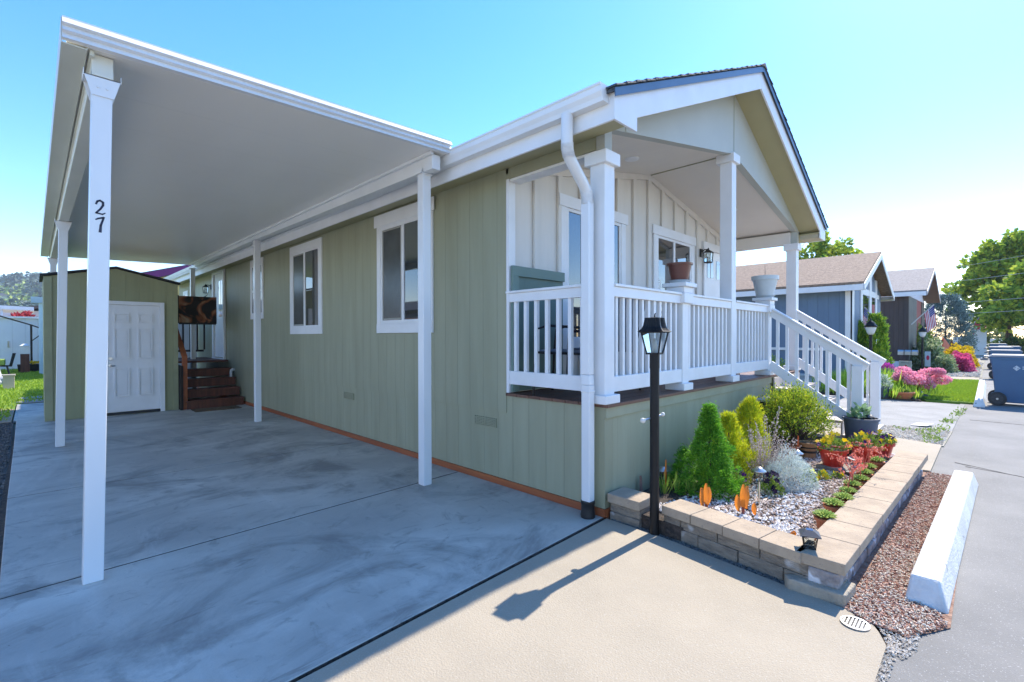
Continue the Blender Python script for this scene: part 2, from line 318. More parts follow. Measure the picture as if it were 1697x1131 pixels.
sheet('neighbour_lawn',[(10.7,-1.93),(17.6,-1.93),(17.2,-.75),(12,-.6),(10.7,-1.15)],.02,lawnm,.06)
sheet('neighbour_bed',[(10.36,-1.1),(12,-.62),(17.2,-.76),(17.2,.9),(10.36,.9)],.03,soil,.06)
sheet('neighbour_path',[(17.7,-1.9),(19.3,-1.9),(19.3,6),(17.7,6),(17.25,.0)],.006,conct,.05)
sheet('far_verge',[(19.4,-1.95),(60,-1.95),(60,-1.0),(19.4,-1.0)],.0,dirt,.03)
sheet('far_garden_bed',[(19.4,-.98),(30,-.98),(30,.3),(19.4,.3)],.03,soil,.06)
sheet('gravel_border',[(-5.4,-.14),(-3.38,-.14),(-3.33,4),(-3.4,9.6),(-5.4,9.4)],-.02,mat('gravel_bed',(.14,.13,.12),(.07,.065,.06),scale=30,rough=.95,bump=.02))
sheet('bounce_yard',[(-8.98,-.62),(-5.42,-.30),(-5.42,9.3),(-5.42,9.58),(-8.98,9.58)],-.01,mat('pale_bounce_gravel',(.52,.48,.42),(.40,.37,.32),scale=20,rough=.95,bump=.01),.03)  # unseen pale ground, added to bounce sun up under the carport roof
sheet('back_path',[(-3.4,12.42),(-2.6,12.42),(-2.62,9.6),(-3.4,9.6)],-.004,conc,.03)
sheet('back_lawn',[(-14,9.62),(-3.42,9.62),(-3.42,12.45),(-1.1,12.45),(-1.1,29),(-14,29)],-.005,lawnm,.03)
sheet('dirt_patch',[(-4.6,9.4),(-3.42,9.45),(-3.42,11.4),(-3.9,12.2),(-4.8,11.6)],.004,mat('bare_soil',(.42,.32,.22),(.30,.23,.16),scale=6,rough=.95),.01)
# stepping slabs in the back lawn
# ---------------------------------------------------------------- scattered ground cover
def inpoly(x,y,p):
    c=False; j=len(p)-1
    for i in range(len(p)):
        if (p[i][1]>y)!=(p[j][1]>y) and x<(p[j][0]-p[i][0])*(y-p[i][1])/(p[j][1]-p[i][1])+p[i][0]: c=not c
        j=i
    return c
def scatter(poly,n,z,dens=None):
    xs=[p[0] for p in poly]; ys=[p[1] for p in poly]; out=[]
    while len(out)<n:
        x=random.uniform(min(xs),max(xs)); y=random.uniform(min(ys),max(ys))
        if inpoly(x,y,poly) and (dens is None or random.random()<dens(x,y)): out.append((x,y,z))
    return out
bedp=[(-.0,-1.43),(3.38,-1.47),(3.5,-.9),(2.6,-.45),(1.8,-.5),(.2,-.28)]
mesh('pebble_cover',MB().stones(scatter(bedp,9500,.092),.007,.016),pebm,kind='stuff',label='mixed pebble cover of the raised planting bed',cat='gravel')
mesh('white_stones',MB().stones(scatter([(.05,-.75),(.25,-.25),(.9,-.5),(1.5,-.75),(1.8,-1.1),(.6,-1.2),(.1,-1.4),(-.03,-1.3)],1300,.098,lambda x,y: .35+.65*math.sin(x*5)*math.sin(y*7+1)**2),.009,.021),whitepeb,kind='stuff',label='white stones scattered over the planting bed',cat='stones')
mp_=[(-.17,-1.60),(3.42,-1.68),(3.42,-1.86),(.15,-1.87),(.12,-1.95),(.0,-1.99),(-.25,-1.86),(-.24,-1.7)]
def chips(P,l0,l1,z):
    mb=MB()
    for x,y,_ in P:
        l=random.uniform(l0,l1); t=random.random()*6.28; c_,s_=math.cos(t),math.sin(t); w_=l*random.uniform(.25,.5); h=random.uniform(.002,.006); tl=random.uniform(-.4,.4)*l
        mb.frustum((x,y,z+random.uniform(0,.008)),h,l/2,w_/2,l/2.4,w_/3,t)
    return mb
mesh('bark_mulch',chips(scatter(mp_,11000,0),.007,.022,-.004),barkm,kind='stuff',label='reddish bark mulch between planter and wheel stop',cat='mulch')
mesh('pale_chips',chips(scatter(mp_,2600,0,lambda x,y:1.0 if x<.9 else .4),.006,.015,.003),palem,kind='stuff',label='pale wood chips mixed into the bark mulch',cat='wood chips')
mesh('soil_crumbs',MB().stones(scatter([(-.02,-.5),(-.17,-1.58),(-.08,-1.57),(.08,-.05),(.0,-.05)],1500,-.015),.006,.015),darkgr,kind='stuff',label='dark soil crumbs between slab and planter blocks',cat='soil')
mesh('edge_crumbs',MB().stones(scatter([(-.46,-1.86),(-.36,-1.9),(-.16,-1.9),(-.19,-1.72),(-.30,-1.78),(-.42,-1.80)],500,-.006)+scatter([(-1.6,-1.83),(-.4,-1.84),(-.4,-1.79),(-1.6,-1.79)],420,-.006),.003,.009),palem,kind='stuff',label='loose grit along the edge of the apron',cat='grit')
mesh('border_gravel',MB().stones(scatter([(-4.5,-.1),(-3.40,-.1),(-3.35,4),(-3.42,9.5),(-4.6,9.4)],7500,-.01),.008,.02),darkgr,kind='stuff',label='dark gravel along the left edge of the driveway',cat='gravel')
mesh('verge_gravel',MB().stones(scatter([(5.2,-1.70),(6.5,-1.73),(6.3,-.3),(5.65,-.3),(5.3,-1.26)],2600,.004),.008,.02),palem,kind='stuff',label='pale gravel on the weedy verge beyond the steps',cat='gravel')
mesh('far_gravel',MB().stones(scatter([(19.5,-1.9),(32,-1.9),(32,-1.05),(19.5,-1.05)],2200,.01),.02,.05),palem,kind='stuff',label='grey gravel verge beside the far gardens',cat='gravel')
def blades(P,h0,h1,wd,lean=.4):
    mb=MB(); P=np.array(P); n=len(P); D=np.stack([rng.normal(0,lean,n),rng.normal(0,lean,n),np.ones(n)],1)
    return mb.leaves(P,D,rng.uniform(h0,h1,n),wd,.05)
mesh('lawn_grass',blades(scatter([(10.75,-1.92),(17.55,-1.92),(17.15,-.78),(12,-.62),(10.75,-1.17)],30000,.02),.03,.07,.012),grassm,kind='stuff',label='bright lawn grass beside the pink flowering tree',cat='grass')
mesh('back_grass',blades(scatter([(-6,9.7),(-3.45,9.7),(-3.45,12.5),(-1.3,12.5),(-1.3,28),(-6,28)],36000,-.005),.04,.09,.02),grassm,kind='stuff',label='bright green back lawn beyond the shed',cat='grass')
mesh('verge_weeds',MB().leaves(*(lambda P:(P,np.stack([rng.normal(0,1,len(P)),rng.normal(0,1,len(P)),np.ones(len(P))*.9],1)))(np.array(scatter([(5.1,-1.66),(6.4,-1.70),(9.6,-1.84),(9.6,-1.70),(6.3,-1.5),(5.2,-1.5)],260,.0,lambda x,y:.2+.8*(math.sin(x*6)>.2))+scatter([(5.5,-1.6),(6.5,-1.65),(6.3,-1.0)],90,.0))),.05,.02),mat('weed_leaf',(.30,.40,.06),(.16,.26,.04),island=True,trans=.3,contrast=(0,1)),kind='stuff',label='low weeds along the road edge beyond the steps',cat='weeds')
# painted marks and joint lines on the road
mb=MB()
for (x0,y0,x1,y1,wd) in ((4.20,-1.86,3.62,-2.9,.012),(4.05,-1.95,3.55,-3.6,.008),(8.1,-1.9,8.0,-3.2,.01)):
    mb.bar((x0,y0,-.010),(x1,y1,-.010),wd,.004)
mesh('road_cracks',mb,mat('crack_tar',(.04,.04,.04)),kind='structure')
# ================================================================= THE HOME
home=thing('manufactured_home','sage green manufactured home with white trim and gabled front porch beside the carport','house',(0,0,0))
GW=5.36   # front width
Yb=1.10
LEN=15.2
mb=MB()
mb.box(0,.12,1.10,LEN,.70,3.0); mb.box(.002,.12,LEN,LEN+.0,.7,3.0) if False else None
w_up=mesh('side_wall',mb,sideY,home)
mb=MB().box(.012,.12,1.101,LEN,.062,.695).box(.008,.12,.004,1.10,.062,.86); mesh('skirting',mb,sideY,home)
mb=MB().box(.006,.02,1.1,LEN,.695,.706); mesh('skirting_flashing',mb,sageT,home)
mb=MB().box(-.006,0.0,1.102,LEN,.60,.62) ; 
mb=MB().box(.121,GW-.012,.004,.12,.062,.775); mesh('skirting',mb,sideX,home)
mb=MB().box(.006,GW,-.012,.004,.775,.862); mesh('skirting_top_board',mb,sageT,home,bev=.003)
mb=MB().box(GW-.12,GW-.012,Yb+.0,LEN,.062,3.0).box(GW-.12,GW-.012,.1205,Yb-.001,.062,.86); mesh('side_wall',mb,sideY,home)
mb=MB().box(.0,GW,LEN,LEN+.1,.062,3.0); mesh('back_wall',mb,sideX,home)
mb=MB().box(-.004,.03,0,LEN,0.0,.060); mb.box(.03,GW,-.004,.03,-.03,.060); mesh('base_board',mb,redwood,home)
# crawl vents
for y0,y1 in ((1.24,1.56),(4.15,4.44)):
    mb=MB(); z0,z1=.535,.625
    for i in range(2):
        a=y0+i*(y1-y0)/2+.006; b=y0+(i+1)*(y1-y0)/2-.006
        for k in range(6):
            zz=z0+k*(z1-z0)/6; mb.box(-.001,.012,a,b,zz,zz+.009)
        for k in range(6):
            yy=a+(b-a)*k/5; mb.box(-.003,.012,yy-.003,yy+.003,z0,z1)
    mesh('crawl_vent',mb,sageT,home)
# porch back wall
mb=MB(); Yb=1.10
mb.prism([(.122,Yb+.002,.88),(GW-.122,Yb+.002,.88),(GW-.122,Yb+.002,3.06),(2.65,Yb+.002,3.60),(.122,Yb+.002,3.06)],(0,.1,0)); mesh('porch_wall',mb,beige,home)
mb=MB()
for i in range(14):
    x=.41+i*.3735
    if x>GW-.1: break
    zt=3.05+.55*(1-abs(x-2.65)/2.68)-.03
    z0=.89
    if .79<x<2.05: z0=2.925
    if 2.76<x<4.0: z0=2.93
    if 4.39<x<5.25: z0=2.92
    if x<.79: z0=2.08
    mb.box(x-.04,x+.04,Yb-.028,Yb-.001,z0,zt-.06)
    if .79<x<4.0 and not(2.05<x<2.76): mb.box(x-.04,x+.04,Yb-.028,Yb-.001,.89,1.28)
mesh('batten',mb,beige,home,bev=.002)
mb=MB()
for xa,za,xb,zb in ((0.0,3.03,2.65,3.58),(2.65,3.58,GW,3.03)):
    mb.prism([(xa,Yb-.032,za-.085),(xb,Yb-.032,zb-.085),(xb,Yb-.032,zb),(xa,Yb-.032,za)],(0,.03,0))
mesh('frieze_board',mb,beige,home)
mb=MB().box(.001,.09,Yb-.035,Yb-.0,.89,2.96); mesh('corner_board',mb,white,home,bev=.002)
# green half height panel left of the window
mb=MB().box(.10,.785,Yb-.05,Yb-.001,.90,2.0); mesh('green_panel',mb,mat('teal_green_panel',(.115,.185,.155),(.10,.165,.14),scale=3,rough=.55,groove=(0,.2,.006,.003,0)),home)
tg=mat('teal_green_trim',(.15,.225,.19),(.135,.205,.17),scale=3,rough=.55)
mb=MB().box(.012,.788,Yb-.075,Yb-.051,1.99,2.085).box(.012,.10,Yb-.075,Yb-.051,.9,1.99); mesh('panel_trim',mb,tg,home,bev=.002)
# porch windows and door -----------------------------------
def winX(x0,x1,z0,z1,y,mid,head=(.12,.0),parent=home,blinds=False,darker=pane):
    f=MB(); t=.10
    f.box(x0,x0+t-.0,y-.030,y-.001,z0,z1); f.box(x1-t,x1,y-.030,y-.001,z0,z1); f.box(x0+t,x1-t,y-.030,y-.001,z0,z0+t)
    f.box(x0-.04,x1+.04,y-.040,y-.001,z1,z1+.125)
    fr=mesh('window',f,white,parent,bev=.003)
    s=MB(); b=.035
    s.box(x0+t,x0+t+b,y-.022,y,z0+t,z1); s.box(x1-t-b,x1-t,y-.022,y,z0+t,z1); s.box(x0+t+b,x1-t-b,y-.022,y,z0+t,z0+t+b); s.box(x0+t+b,x1-t-b,y-.022,y,z1-b,z1)
    if mid: s.box(mid-.025,mid+.025,y-.024,y,z0+t+b,z1-b)
    mesh('sash',s,white,fr,bev=.002)
    mesh('pane',MB().box(x0+t+b,x1-t-b,y-.009,y-.001,z0+t+b,z1-b),darker,fr)
    return fr
winX(.79,2.05,1.28,2.80,Yb,1.42)
fb=winX(2.76,4.0,1.45,2.80,Yb,3.36)
bl=MB()
for k in range(20): bl.box(2.905,2.98,Yb-.016,Yb-.0095,1.62+k*.03,1.635+k*.03)
mesh('blind_slats',bl,whitewood,fb)
mb=MB().box(2.905,3.3,Yb-.0115,Yb-.0095,1.56,2.72); 
mb=MB(); mb.box(4.36,4.45,Yb-.03,Yb-.001,.9,2.80); mb.box(5.18,5.27,Yb-.03,Yb-.001,.9,2.80); mb.box(4.33,5.30,Yb-.04,Yb-.001,2.80,2.92)
dr=mesh('front_door',MB().box(4.452,5.178,Yb-.015,Yb-.0005,.9,2.798),white,home,bev=.003)
mesh('door_frame',mb,white,dr,bev=.003)
mb=MB().box(4.50,4.60,Yb-.020,Yb-.0155,2.36,2.66).box(4.63,4.73,Yb-.020,Yb-.0155,2.36,2.66).box(4.86,5.12,Yb-.020,Yb-.0155,2.36,2.66); mesh('door_pane',mb,pane,dr)
# ceiling, gable, beams
mb=MB()
mb.prism([(.0,.02,3.045),(2.65,.02,3.56),(2.65,.02,3.60),(.0,.02,3.085)],(0,1.08,0)); mb.prism([(2.65,.02,3.56),(GW,.02,3.045),(GW,.02,3.085),(2.65,.02,3.60)],(0,1.08,0))
mesh('porch_ceiling',mb,ceilm,home)
mesh('ceiling_seam',MB().box(2.645,2.655,.14,1.06,3.548,3.56),sageT,home)
sl=.443
def ztop(x): return 4.46-sl*abs(x-2.68)     # roof deck top
def zbot(x): return ztop(x)-.245
mb=MB(); y0=.0
mb.prism([(.0,y0,2.887),(.10,y0,2.887),(.10,y0,3.06),(2.65,y0,3.548),(GW-.1,y0,3.045),(GW-.1,y0,2.865),(GW,y0,2.865),(GW,y0,zbot(GW)+.05),(2.68,y0,zbot(2.68)+.05),(.0,y0,zbot(0)+.05)],(0,.08,0))
mesh('gable_wall',mb,sageG,home)
mb=MB().box(.30,.304,-.004,.0,3.1,3.3).box(2.648,2.655,-.004,.0,3.56,4.22); mesh('gable_seam',mb,sageT,home)
mb=MB().box(0.0,.13,.085,1.098,2.895,3.04); mesh('porch_beam',mb,sageT,home)
mb=MB().box(.014,.145,.085,1.06,2.872,2.894).box(.131,.145,.085,1.06,2.894,3.04); mesh('beam_casing',mb,whitewood,home)
mb=MB().box(GW-.14,GW,.085,1.098,2.86,3.04); mesh('porch_beam',mb,ceilm,home)
# recessed ceiling lights
for x,z in ((1.32,3.30),(4.1,3.28)):
    zc=3.045+.515*(1-abs(x-2.65)/2.65); mesh('ceiling_light',MB().lathe([(.07,-.004),(.075,-.016),(.05,-.024)],(x,.55,zc),20),white,home)
# soffit, fascia, gutters
EX=-.31; EXR=GW+.31; FY=-.29
mb=MB()
mb.prism([(0,FY+.02,2.995),(EX+.02,FY+.02,2.935),(EX+.02,FY+.02,2.945),(0,FY+.02,3.01)],(0,LEN+.5,0)); mesh('eave_soffit',mb,soffit,home)
mb=MB(); mb.prism([(GW,FY+.02,2.995),(EXR-.02,FY+.02,2.935),(EXR-.02,FY+.02,2.945),(GW,FY+.02,3.01)],(0,LEN+.5,0)); mesh('eave_soffit',mb,soffit,home)
mb=MB().box(EX,EX+.02,FY+.02,LEN+.3,2.92,3.12); mesh('eave_fascia',mb,white,home,bev=.002)
mb=MB().box(EXR-.02,EXR,FY+.02,LEN+.3,2.92,3.12); mesh('eave_fascia',mb,white,home,bev=.002)
mb=MB()
mb.prism([(EX,FY,2.92),(-.012,FY,2.92),(-.012,FY,zbot(-.012)),(2.68,FY,zbot(2.68)),(2.68,FY,ztop(2.68)-.03),(EX,FY,ztop(EX)-.03)],(0,.02,0)); mesh('rake_fascia',mb,white,home,bev=.002)
mb=MB()
mb.prism([(EXR,FY,2.92),(GW+.012,FY,2.92),(GW+.012,FY,zbot(GW+.012)),(2.683,FY,zbot(2.68)),(2.683,FY,ztop(2.68)-.03),(EXR,FY,ztop(EXR)-.03)],(0,.02,0)); mesh('rake_fascia',mb,white,home,bev=.002)
mb=MB()
mb.prism([(EX+.02,FY+.02,zbot(EX+.02)+.03),(2.68,FY+.02,zbot(2.68)+.03),(2.68,FY+.02,zbot(2.68)+.045),(EX+.02,FY+.02,zbot(EX+.02)+.045)],(0,.27,0))
mb.prism([(EXR-.02,FY+.02,zbot(EXR-.02)+.03),(2.68,FY+.02,zbot(2.68)+.03),(2.68,FY+.02,zbot(2.68)+.045),(EXR-.02,FY+.02,zbot(EXR-.02)+.045)],(0,.27,0))
mesh('gable_soffit',mb,soffit,home)
mb=MB().box(GW+.013,EXR-.03,FY+.03,-.01,2.935,3.0); mesh('eave_return',mb,mat('tan_return',(.50,.44,.30)),home)
# roof planes + shingle edges
mb=MB()
for s_ in (1,-1):
    xa=EX-.03 if s_==1 else EXR+.03
    mb.prism([(xa,FY-.02,ztop(xa)-.028),(2.68,FY-.02,ztop(2.68)-.028),(2.68,FY-.02,ztop(2.68)-.0),(xa,FY-.02,ztop(xa)-.0)],(0,LEN+.9,0))
mesh('roof',mb,shingle,home)
rf=[o for o in home.children if o.name.startswith('roof')][0]
mb=MB()
for s_ in (1,-1):
    xa=EX-.03 if s_==1 else EXR+.03
    mb.prism([(xa,FY-.026,ztop(xa)-.065),(2.68,FY-.026,ztop(2.68)-.065),(2.68,FY-.026,ztop(2.68)-.006),(xa,FY-.026,ztop(xa)-.006)],(0,.006,0))
mesh('drip_edge',mb,drip,rf)
mb=MB()   # ragged shingle tabs over the rake and the courses on the slope
for s_ in (1,-1):
    xa=EX-.04 if s_==1 else EXR+.04
    nC=22
    for i in range(nC):
        a=xa+(2.68-xa)*i/nC; b=xa+(2.68-xa)*(i+1.12)/nC
        if s_==1: b=min(b,2.70)
        else: b=max(b,2.66)
        mb.prism([(a,FY-.035-random.uniform(0,.012),ztop(a)+.004+random.uniform(0,.006)),(b,FY-.035,ztop(b)+.001),(b,FY-.035,ztop(b)+.009),(a,FY-.035,ztop(a)+.018+random.uniform(0,.008))],(0,LEN+.9,0))
mb.prism([(2.60,FY-.04,ztop(2.60)+.016),(2.68,FY-.04,4.49),(2.76,FY-.04,ztop(2.76)+.016)],(0,LEN+.9,0))
mesh('shingle_course',mb,shingle,rf)
def gutter(x,sgn,y0_,y1_,zt,name='gutter',parent=home,depth=.11,m=alum):
    # K-style profile, sgn=-1 opens outward to -x
    pr=[(0,-.0),(0,-.115),(.070*1,-.115),(.078,-.085),(.095,-.055),(.100,-.02),(.108,-.012),(.108,.0),(.100,.0),(.096,-.008),(.090,-.05),(.072,-.08),(.064,-.107),(.006,-.107),(.006,0)]
    pts=[(x+sgn*a,y0_,zt+b) for a,b in pr]; mb=MB(); n=len(pts)
    mb.prism(pts,(0,y1_-y0_,0))
    mb.prism([(x+sgn*a,y0_-.003,zt+b) for a,b in pr[:9]],(0,.003,0))
    return mesh(name,mb,m,parent)
gt=gutter(EX,-1,FY+.05,LEN+.3,3.155)
gutter(EXR,1,FY+.05,LEN+.3,3.155)
# downspout with corrugated elbows
mb=MB()
def rtube(pts,wx=.028,wy=.036):
    m2=MB(); m2.tube(pts,1.0,4) ; return m2
pth=[(-.375,.075,3.045),(-.375,.075,2.84),(-.365,.078,2.79),(-.335,.085,2.745),(-.14,.105,2.60),(-.10,.108,2.565),(-.078,.11,2.51),(-.075,.11,2.46)]
mb.tube(pth,.044,12); dsp=mesh('downspout',mb,alum,home); smooth_angle(dsp)
mb=MB().box(-.112,-.042,.070,.150,1.12,2.47); mb.prism([(-.112,.07,1.12),(-.042,.07,1.12),(-.05,.06,1.04),(-.12,.06,1.04)],(0,.08,0)); mb.box(-.118,-.048,.06,.140,.12,1.04)
mb.box(-.122,-.044,.056,.144,.98,1.0)
mesh('downspout_pipe',mb,alum,dsp,bev=.008)
mb=MB(); mb2=MB()
for k in range(9): 
    t=k/8; i0=2; p=Vector(pth[2]).lerp(Vector(pth[3]),t) if k<0 else None
    z=2.455+.0+k*.012
    mb.lathe([(.046,0),(.049,.003),(.046,.006)],(-.0765-max(0,z-2.5)*.35,.11,z),12,cap=False)
    q=Vector((-.372,.076,2.835-k*.012)); q.x+=max(0,k-3)*.004; mb2.lathe([(.045,0),(.048,.003),(.045,.006)],q,12,cap=False)
mesh('elbow_ridges',mb,alum,dsp); mesh('elbow_ridges',mb2,alum,dsp)
mb=MB().lathe([(.055,0),(.058,.02),(.052,.06),(.052,.105),(.056,.11),(.056,.13),(.048,.132)],(-.083,.10,.0),20); o=mesh('drain_boot',mb,blackpl,dsp); smooth_angle(o)
# side windows (wall plane x=0)
def winY(y0,y1,z0,z1,glz,header,split,parent=home,vert=False):
    f=MB(); g0,g1,h0,h1=glz
    f.box(-.022,-.001,y0,g0,z0,z1); f.box(-.022,-.001,g1,y1,z0,z1); f.box(-.022,-.001,g0,g1,z0,h0); f.box(-.022,-.001,g0,g1,h1,z1)
    if header: f.box(-.034,-.0222,y0-.045,y1+.045,h1+.015,z1+.01); f.box(-.028,-.0222,y0-.0,y1+.0,z0,h0-.012)
    fr=mesh('window',f,white,parent,bev=.003)
    s=MB(); b=.035
    s.box(-.015,.0,g0,g0+b,h0,h1); s.box(-.015,.0,g1-b,g1,h0,h1); s.box(-.015,.0,g0+b,g1-b,h0,h0+b); s.box(-.015,.0,g0+b,g1-b,h1-b,h1)
    if vert: s.box(-.017,.0,g0+b,g1-b,split-.025,split+.025)
    else: s.box(-.017,.0,split-.025,split+.025,h0+b,h1-b)
    mesh('sash',s,white,fr,bev=.002)
    if vert:
        mesh('pane',MB().box(-.006,-.0006,g0+b,g1-b,h0+b,h1-b),pane,fr)
    else:
        mesh('pane',MB().box(-.006,-.0006,g0+b,split-.025,h0+b,h1-b),pane,fr)
        mesh('pane',MB().box(-.006,-.0006,split+.025,g1-b,h0+b,h1-b),pane,fr)
        s=MB(); a0,a1=split+.03,g1-b-.004
        s.box(-.0105,-.0065,a0+.02,a1-.02,h0+b+.024,h1-b-.024); mesh('insect_screen',s,screenm,fr)
        s=MB(); s.box(-.013,-.0065,a0,a0+.02,h0+b+.004,h1-b-.004); s.box(-.013,-.0065,a1-.02,a1,h0+b+.004,h1-b-.004); s.box(-.013,-.0065,a0+.02,a1-.02,h0+b+.004,h0+b+.024); s.box(-.013,-.0065,a0+.02,a1-.02,h1-b-.024,h1-b-.004); mesh('screen_frame',s,mat('bronze_screen_frame',(.35,.34,.30)),fr)
    return fr
winY(2.25,3.46,1.465,2.955,(2.34,3.37,1.59,2.80),True,2.86)
winY(5.13,6.41,1.465,2.95,(5.24,6.31,1.57,2.83),False,5.80)
winY(7.78,8.53,1.775,2.96,(7.845,8.475,1.86,2.85),False,2.33,vert=True)
# back door
dr=mesh('back_door',MB().box(-.006,.0,10.45,11.27,.94,2.93),white,home)
mb=MB().box(-.05,-.0065,10.35,10.45,.92,3.0).box(-.05,-.0065,11.27,11.37,.92,3.0).box(-.05,-.0065,10.45,11.27,2.93,3.0).box(-.06,-.0065,10.35,11.37,.89,.919); mesh('door_frame',mb,white,dr,bev=.003)
mb=MB().box(-.012,-.0065,10.58,10.70,1.9,2.75).box(-.012,-.0065,10.74,10.9,1.9,2.75); mesh('door_pane',mb,pane,dr)
mb=MB().tube([(-.006,11.17,1.85),(-.05,11.17,1.85),(-.06,11.08,1.85)],.012,8).lathe([(.02,0),(.02,.03)],(-.03,11.17,2.0),10); mesh('door_handle',mb,black,dr)
winY(14.1,14.7,1.9,2.75,(14.18,14.62,1.98,2.67),False,2.3,vert=True)
# wall lantern builder
def wall_lantern(name,loc,rz,label):
    t=thing(name,label,'wall light',loc,rz,local=True)
    mesh('back_plate',MB().box(-.045,.045,-.02,0,-.06,.07),black,t,bev=.006)
    mesh('arm',MB().tube([(0,-.01,.02),(0,-.06,.05),(0,-.11,.05),(0,-.12,.03)],.009,8),black,t)
    mesh('lantern_roof',MB().frustum((0,-.12,-.005),.045,.065,.065,.02,.02).lathe([(.012,.04),(.012,.06),(.004,.075)],(0,-.12,0),10),black,t)
    mb=MB()
    for sx in (-1,1):
        for sy in (-1,1): mb.bar((sx*.052,-.12+sy*.052,-.005),(sx*.044,-.12+sy*.044,-.145),.009,.009)
    mb.frustum((0,-.12,-.16),.016,.045,.045,.05,.05); mb.box(-.05,.05,-.124,-.116,-.08,-.072)
    mesh('lantern_cage',mb,black,t)
    mesh('lantern_glass',MB().frustum((0,-.12,-.143),.137,.042,.042,.049,.049),lampglass,t)
    mesh('bulb',MB().lathe([(.012,-.14),(.014,-.08),(.009,-.06)],(0,-.12,0),10),frost,t)
wall_lantern('wall_lantern',(4.22,Yb-.03,2.71),0,'black four sided lantern on the porch wall between window and front door')
wall_lantern('wall_lantern',(-.002,11.62,2.66),R(-90),'black lantern on the shaded side wall beside the back door')
# deck
mb=MB()
yy=-.035
while yy<1.095:
    mb.box(-.012,GW-.06,yy,min(yy+.135,1.095),.862,.887); yy+=.141
mesh('deck_boards',mb,deckw,home,bev=.003)
# posts
def col(x0,x1,y0_,y1_,ztp,name='porch_post',z0=.955):
    o=mesh(name,MB().box(x0,x1,y0_,y1_,z0,ztp-.09),white,home,bev=.006)
    d=.033; mesh('post_cap',MB().box(x0-d,x1+d,y0_-d,y1_+d,ztp-.10,ztp),white,o,bev=.006)
    mesh('post_foot',MB().box(x0-d,x1+d,y0_-d,y1_+d,.888,.957),white,o,bev=.006)
col(.0,.14,.0,.14,2.871); col(2.60,2.735,0.0,.14,3.547); col(GW-.14,GW,0.0,.14,2.859)
col(1.345,1.48,.0,.135,1.845,'rail_post'); col(3.915,4.05,0.0,.135,1.845,'rail_post')
for x in (1.4125,3.9825):
    mb=MB().box(x-.095,x+.095,-.028,.163,1.846,1.905); mb.box(x-.125,x+.125,-.058,.193,1.905,1.945); mesh('post_pedestal',mb,white,home,bev=.005)
def rail(p,q,axis,n,name='railing',zb=.972,zt=1.845):
    # straight railing between p and q (scalars) along axis
    def bx(mb,a0,a1,b0,b1,z0,z1):
        return mb.box(a0,a1,b0,b1,z0,z1) if axis=='x' else mb.box(b0,b1,a0,a1,z0,z1)
    o=mesh(name,bx(bx(MB(),p,q,.005,.05,zt-.105,zt-.022),p,q,-.012,.10,zt-.022,zt),white,home,bev=.004)
    mesh('bottom_rail',bx(MB(),p,q,.008,.048,zb,zb+.125),white,o,bev=.004)
    for i in range(n):
        c=p+(q-p)*(i+.75)/(n+.5); mesh('baluster',bx(MB(),c-.018,c+.018,.028 if axis=='x' else .02,.062 if axis=='x' else .056,zb+.05,zt-.05),white,o,bev=.003)
rail(.14,1.345,'x',11); rail(1.48,2.60,'x',10); rail(2.735,3.915,'x',10); rail(.14,1.098,'y',7)
# stairs toward the street: near rail x~4.0, far rail x~5.3
def stair_rail(x,y_end=-1.04,post_z=.02):
    zt=lambda y:1.825+.672*y
    mb=MB(); mb.bar((x,.02,zt(.02)-.075),(x,y_end-.035,zt(y_end-.035)-.075),.045,.10); mb.bar((x,.03,zt(.03)-.012),(x,y_end-.06,zt(y_end-.06)-.012),.095,.024)
    o=mesh('stair_railing',mb,white,home,bev=.004)
    zb=lambda y:1.03+.70*y
    mesh('stringer_board',MB().bar((x-.03,.0,zb(0)),(x-.03,y_end+.10,zb(y_end+.10)),.035,.12),white,o,bev=.004)
    mesh('newel_post',MB().box(x-.055,x+.055,y_end,y_end+.11,post_z,zt(y_end)-.07),white,o,bev=.005)
    n=8
    for i in range(n):
        t=(i+.8)/(n+.6); y=t*(y_end+.05)
        mesh('baluster',MB().box(x-.018,x+.018,y-.018,y+.018,zb(y)-.02,zt(y)-.08),white,o,bev=.003)
stair_rail(3.995); stair_rail(5.30)
mb=MB()
for k in range(4): 
    y0_=-.04-.26*k; z=.71-.178*k; mb.box(4.03,5.26,y0_-.27,y0_,z-.035,z); mb.box(4.03,5.26,y0_-.006,y0_+.012,z-.0,z+.14)
mesh('step_tread',mb,mat('pale_step_boards',(.55,.48,.42),(.45,.40,.35),scale=4,rough=.7),home,bev=.003)
# dryer vent pipe
mesh('white_drain_pipe',MB().tube([(.0,9.70,.70),(-.05,9.70,.70),(-.07,9.70,.685),(-.075,9.70,.66),(-.075,9.70,.47)],.028,12),alum,home,smooth=True)
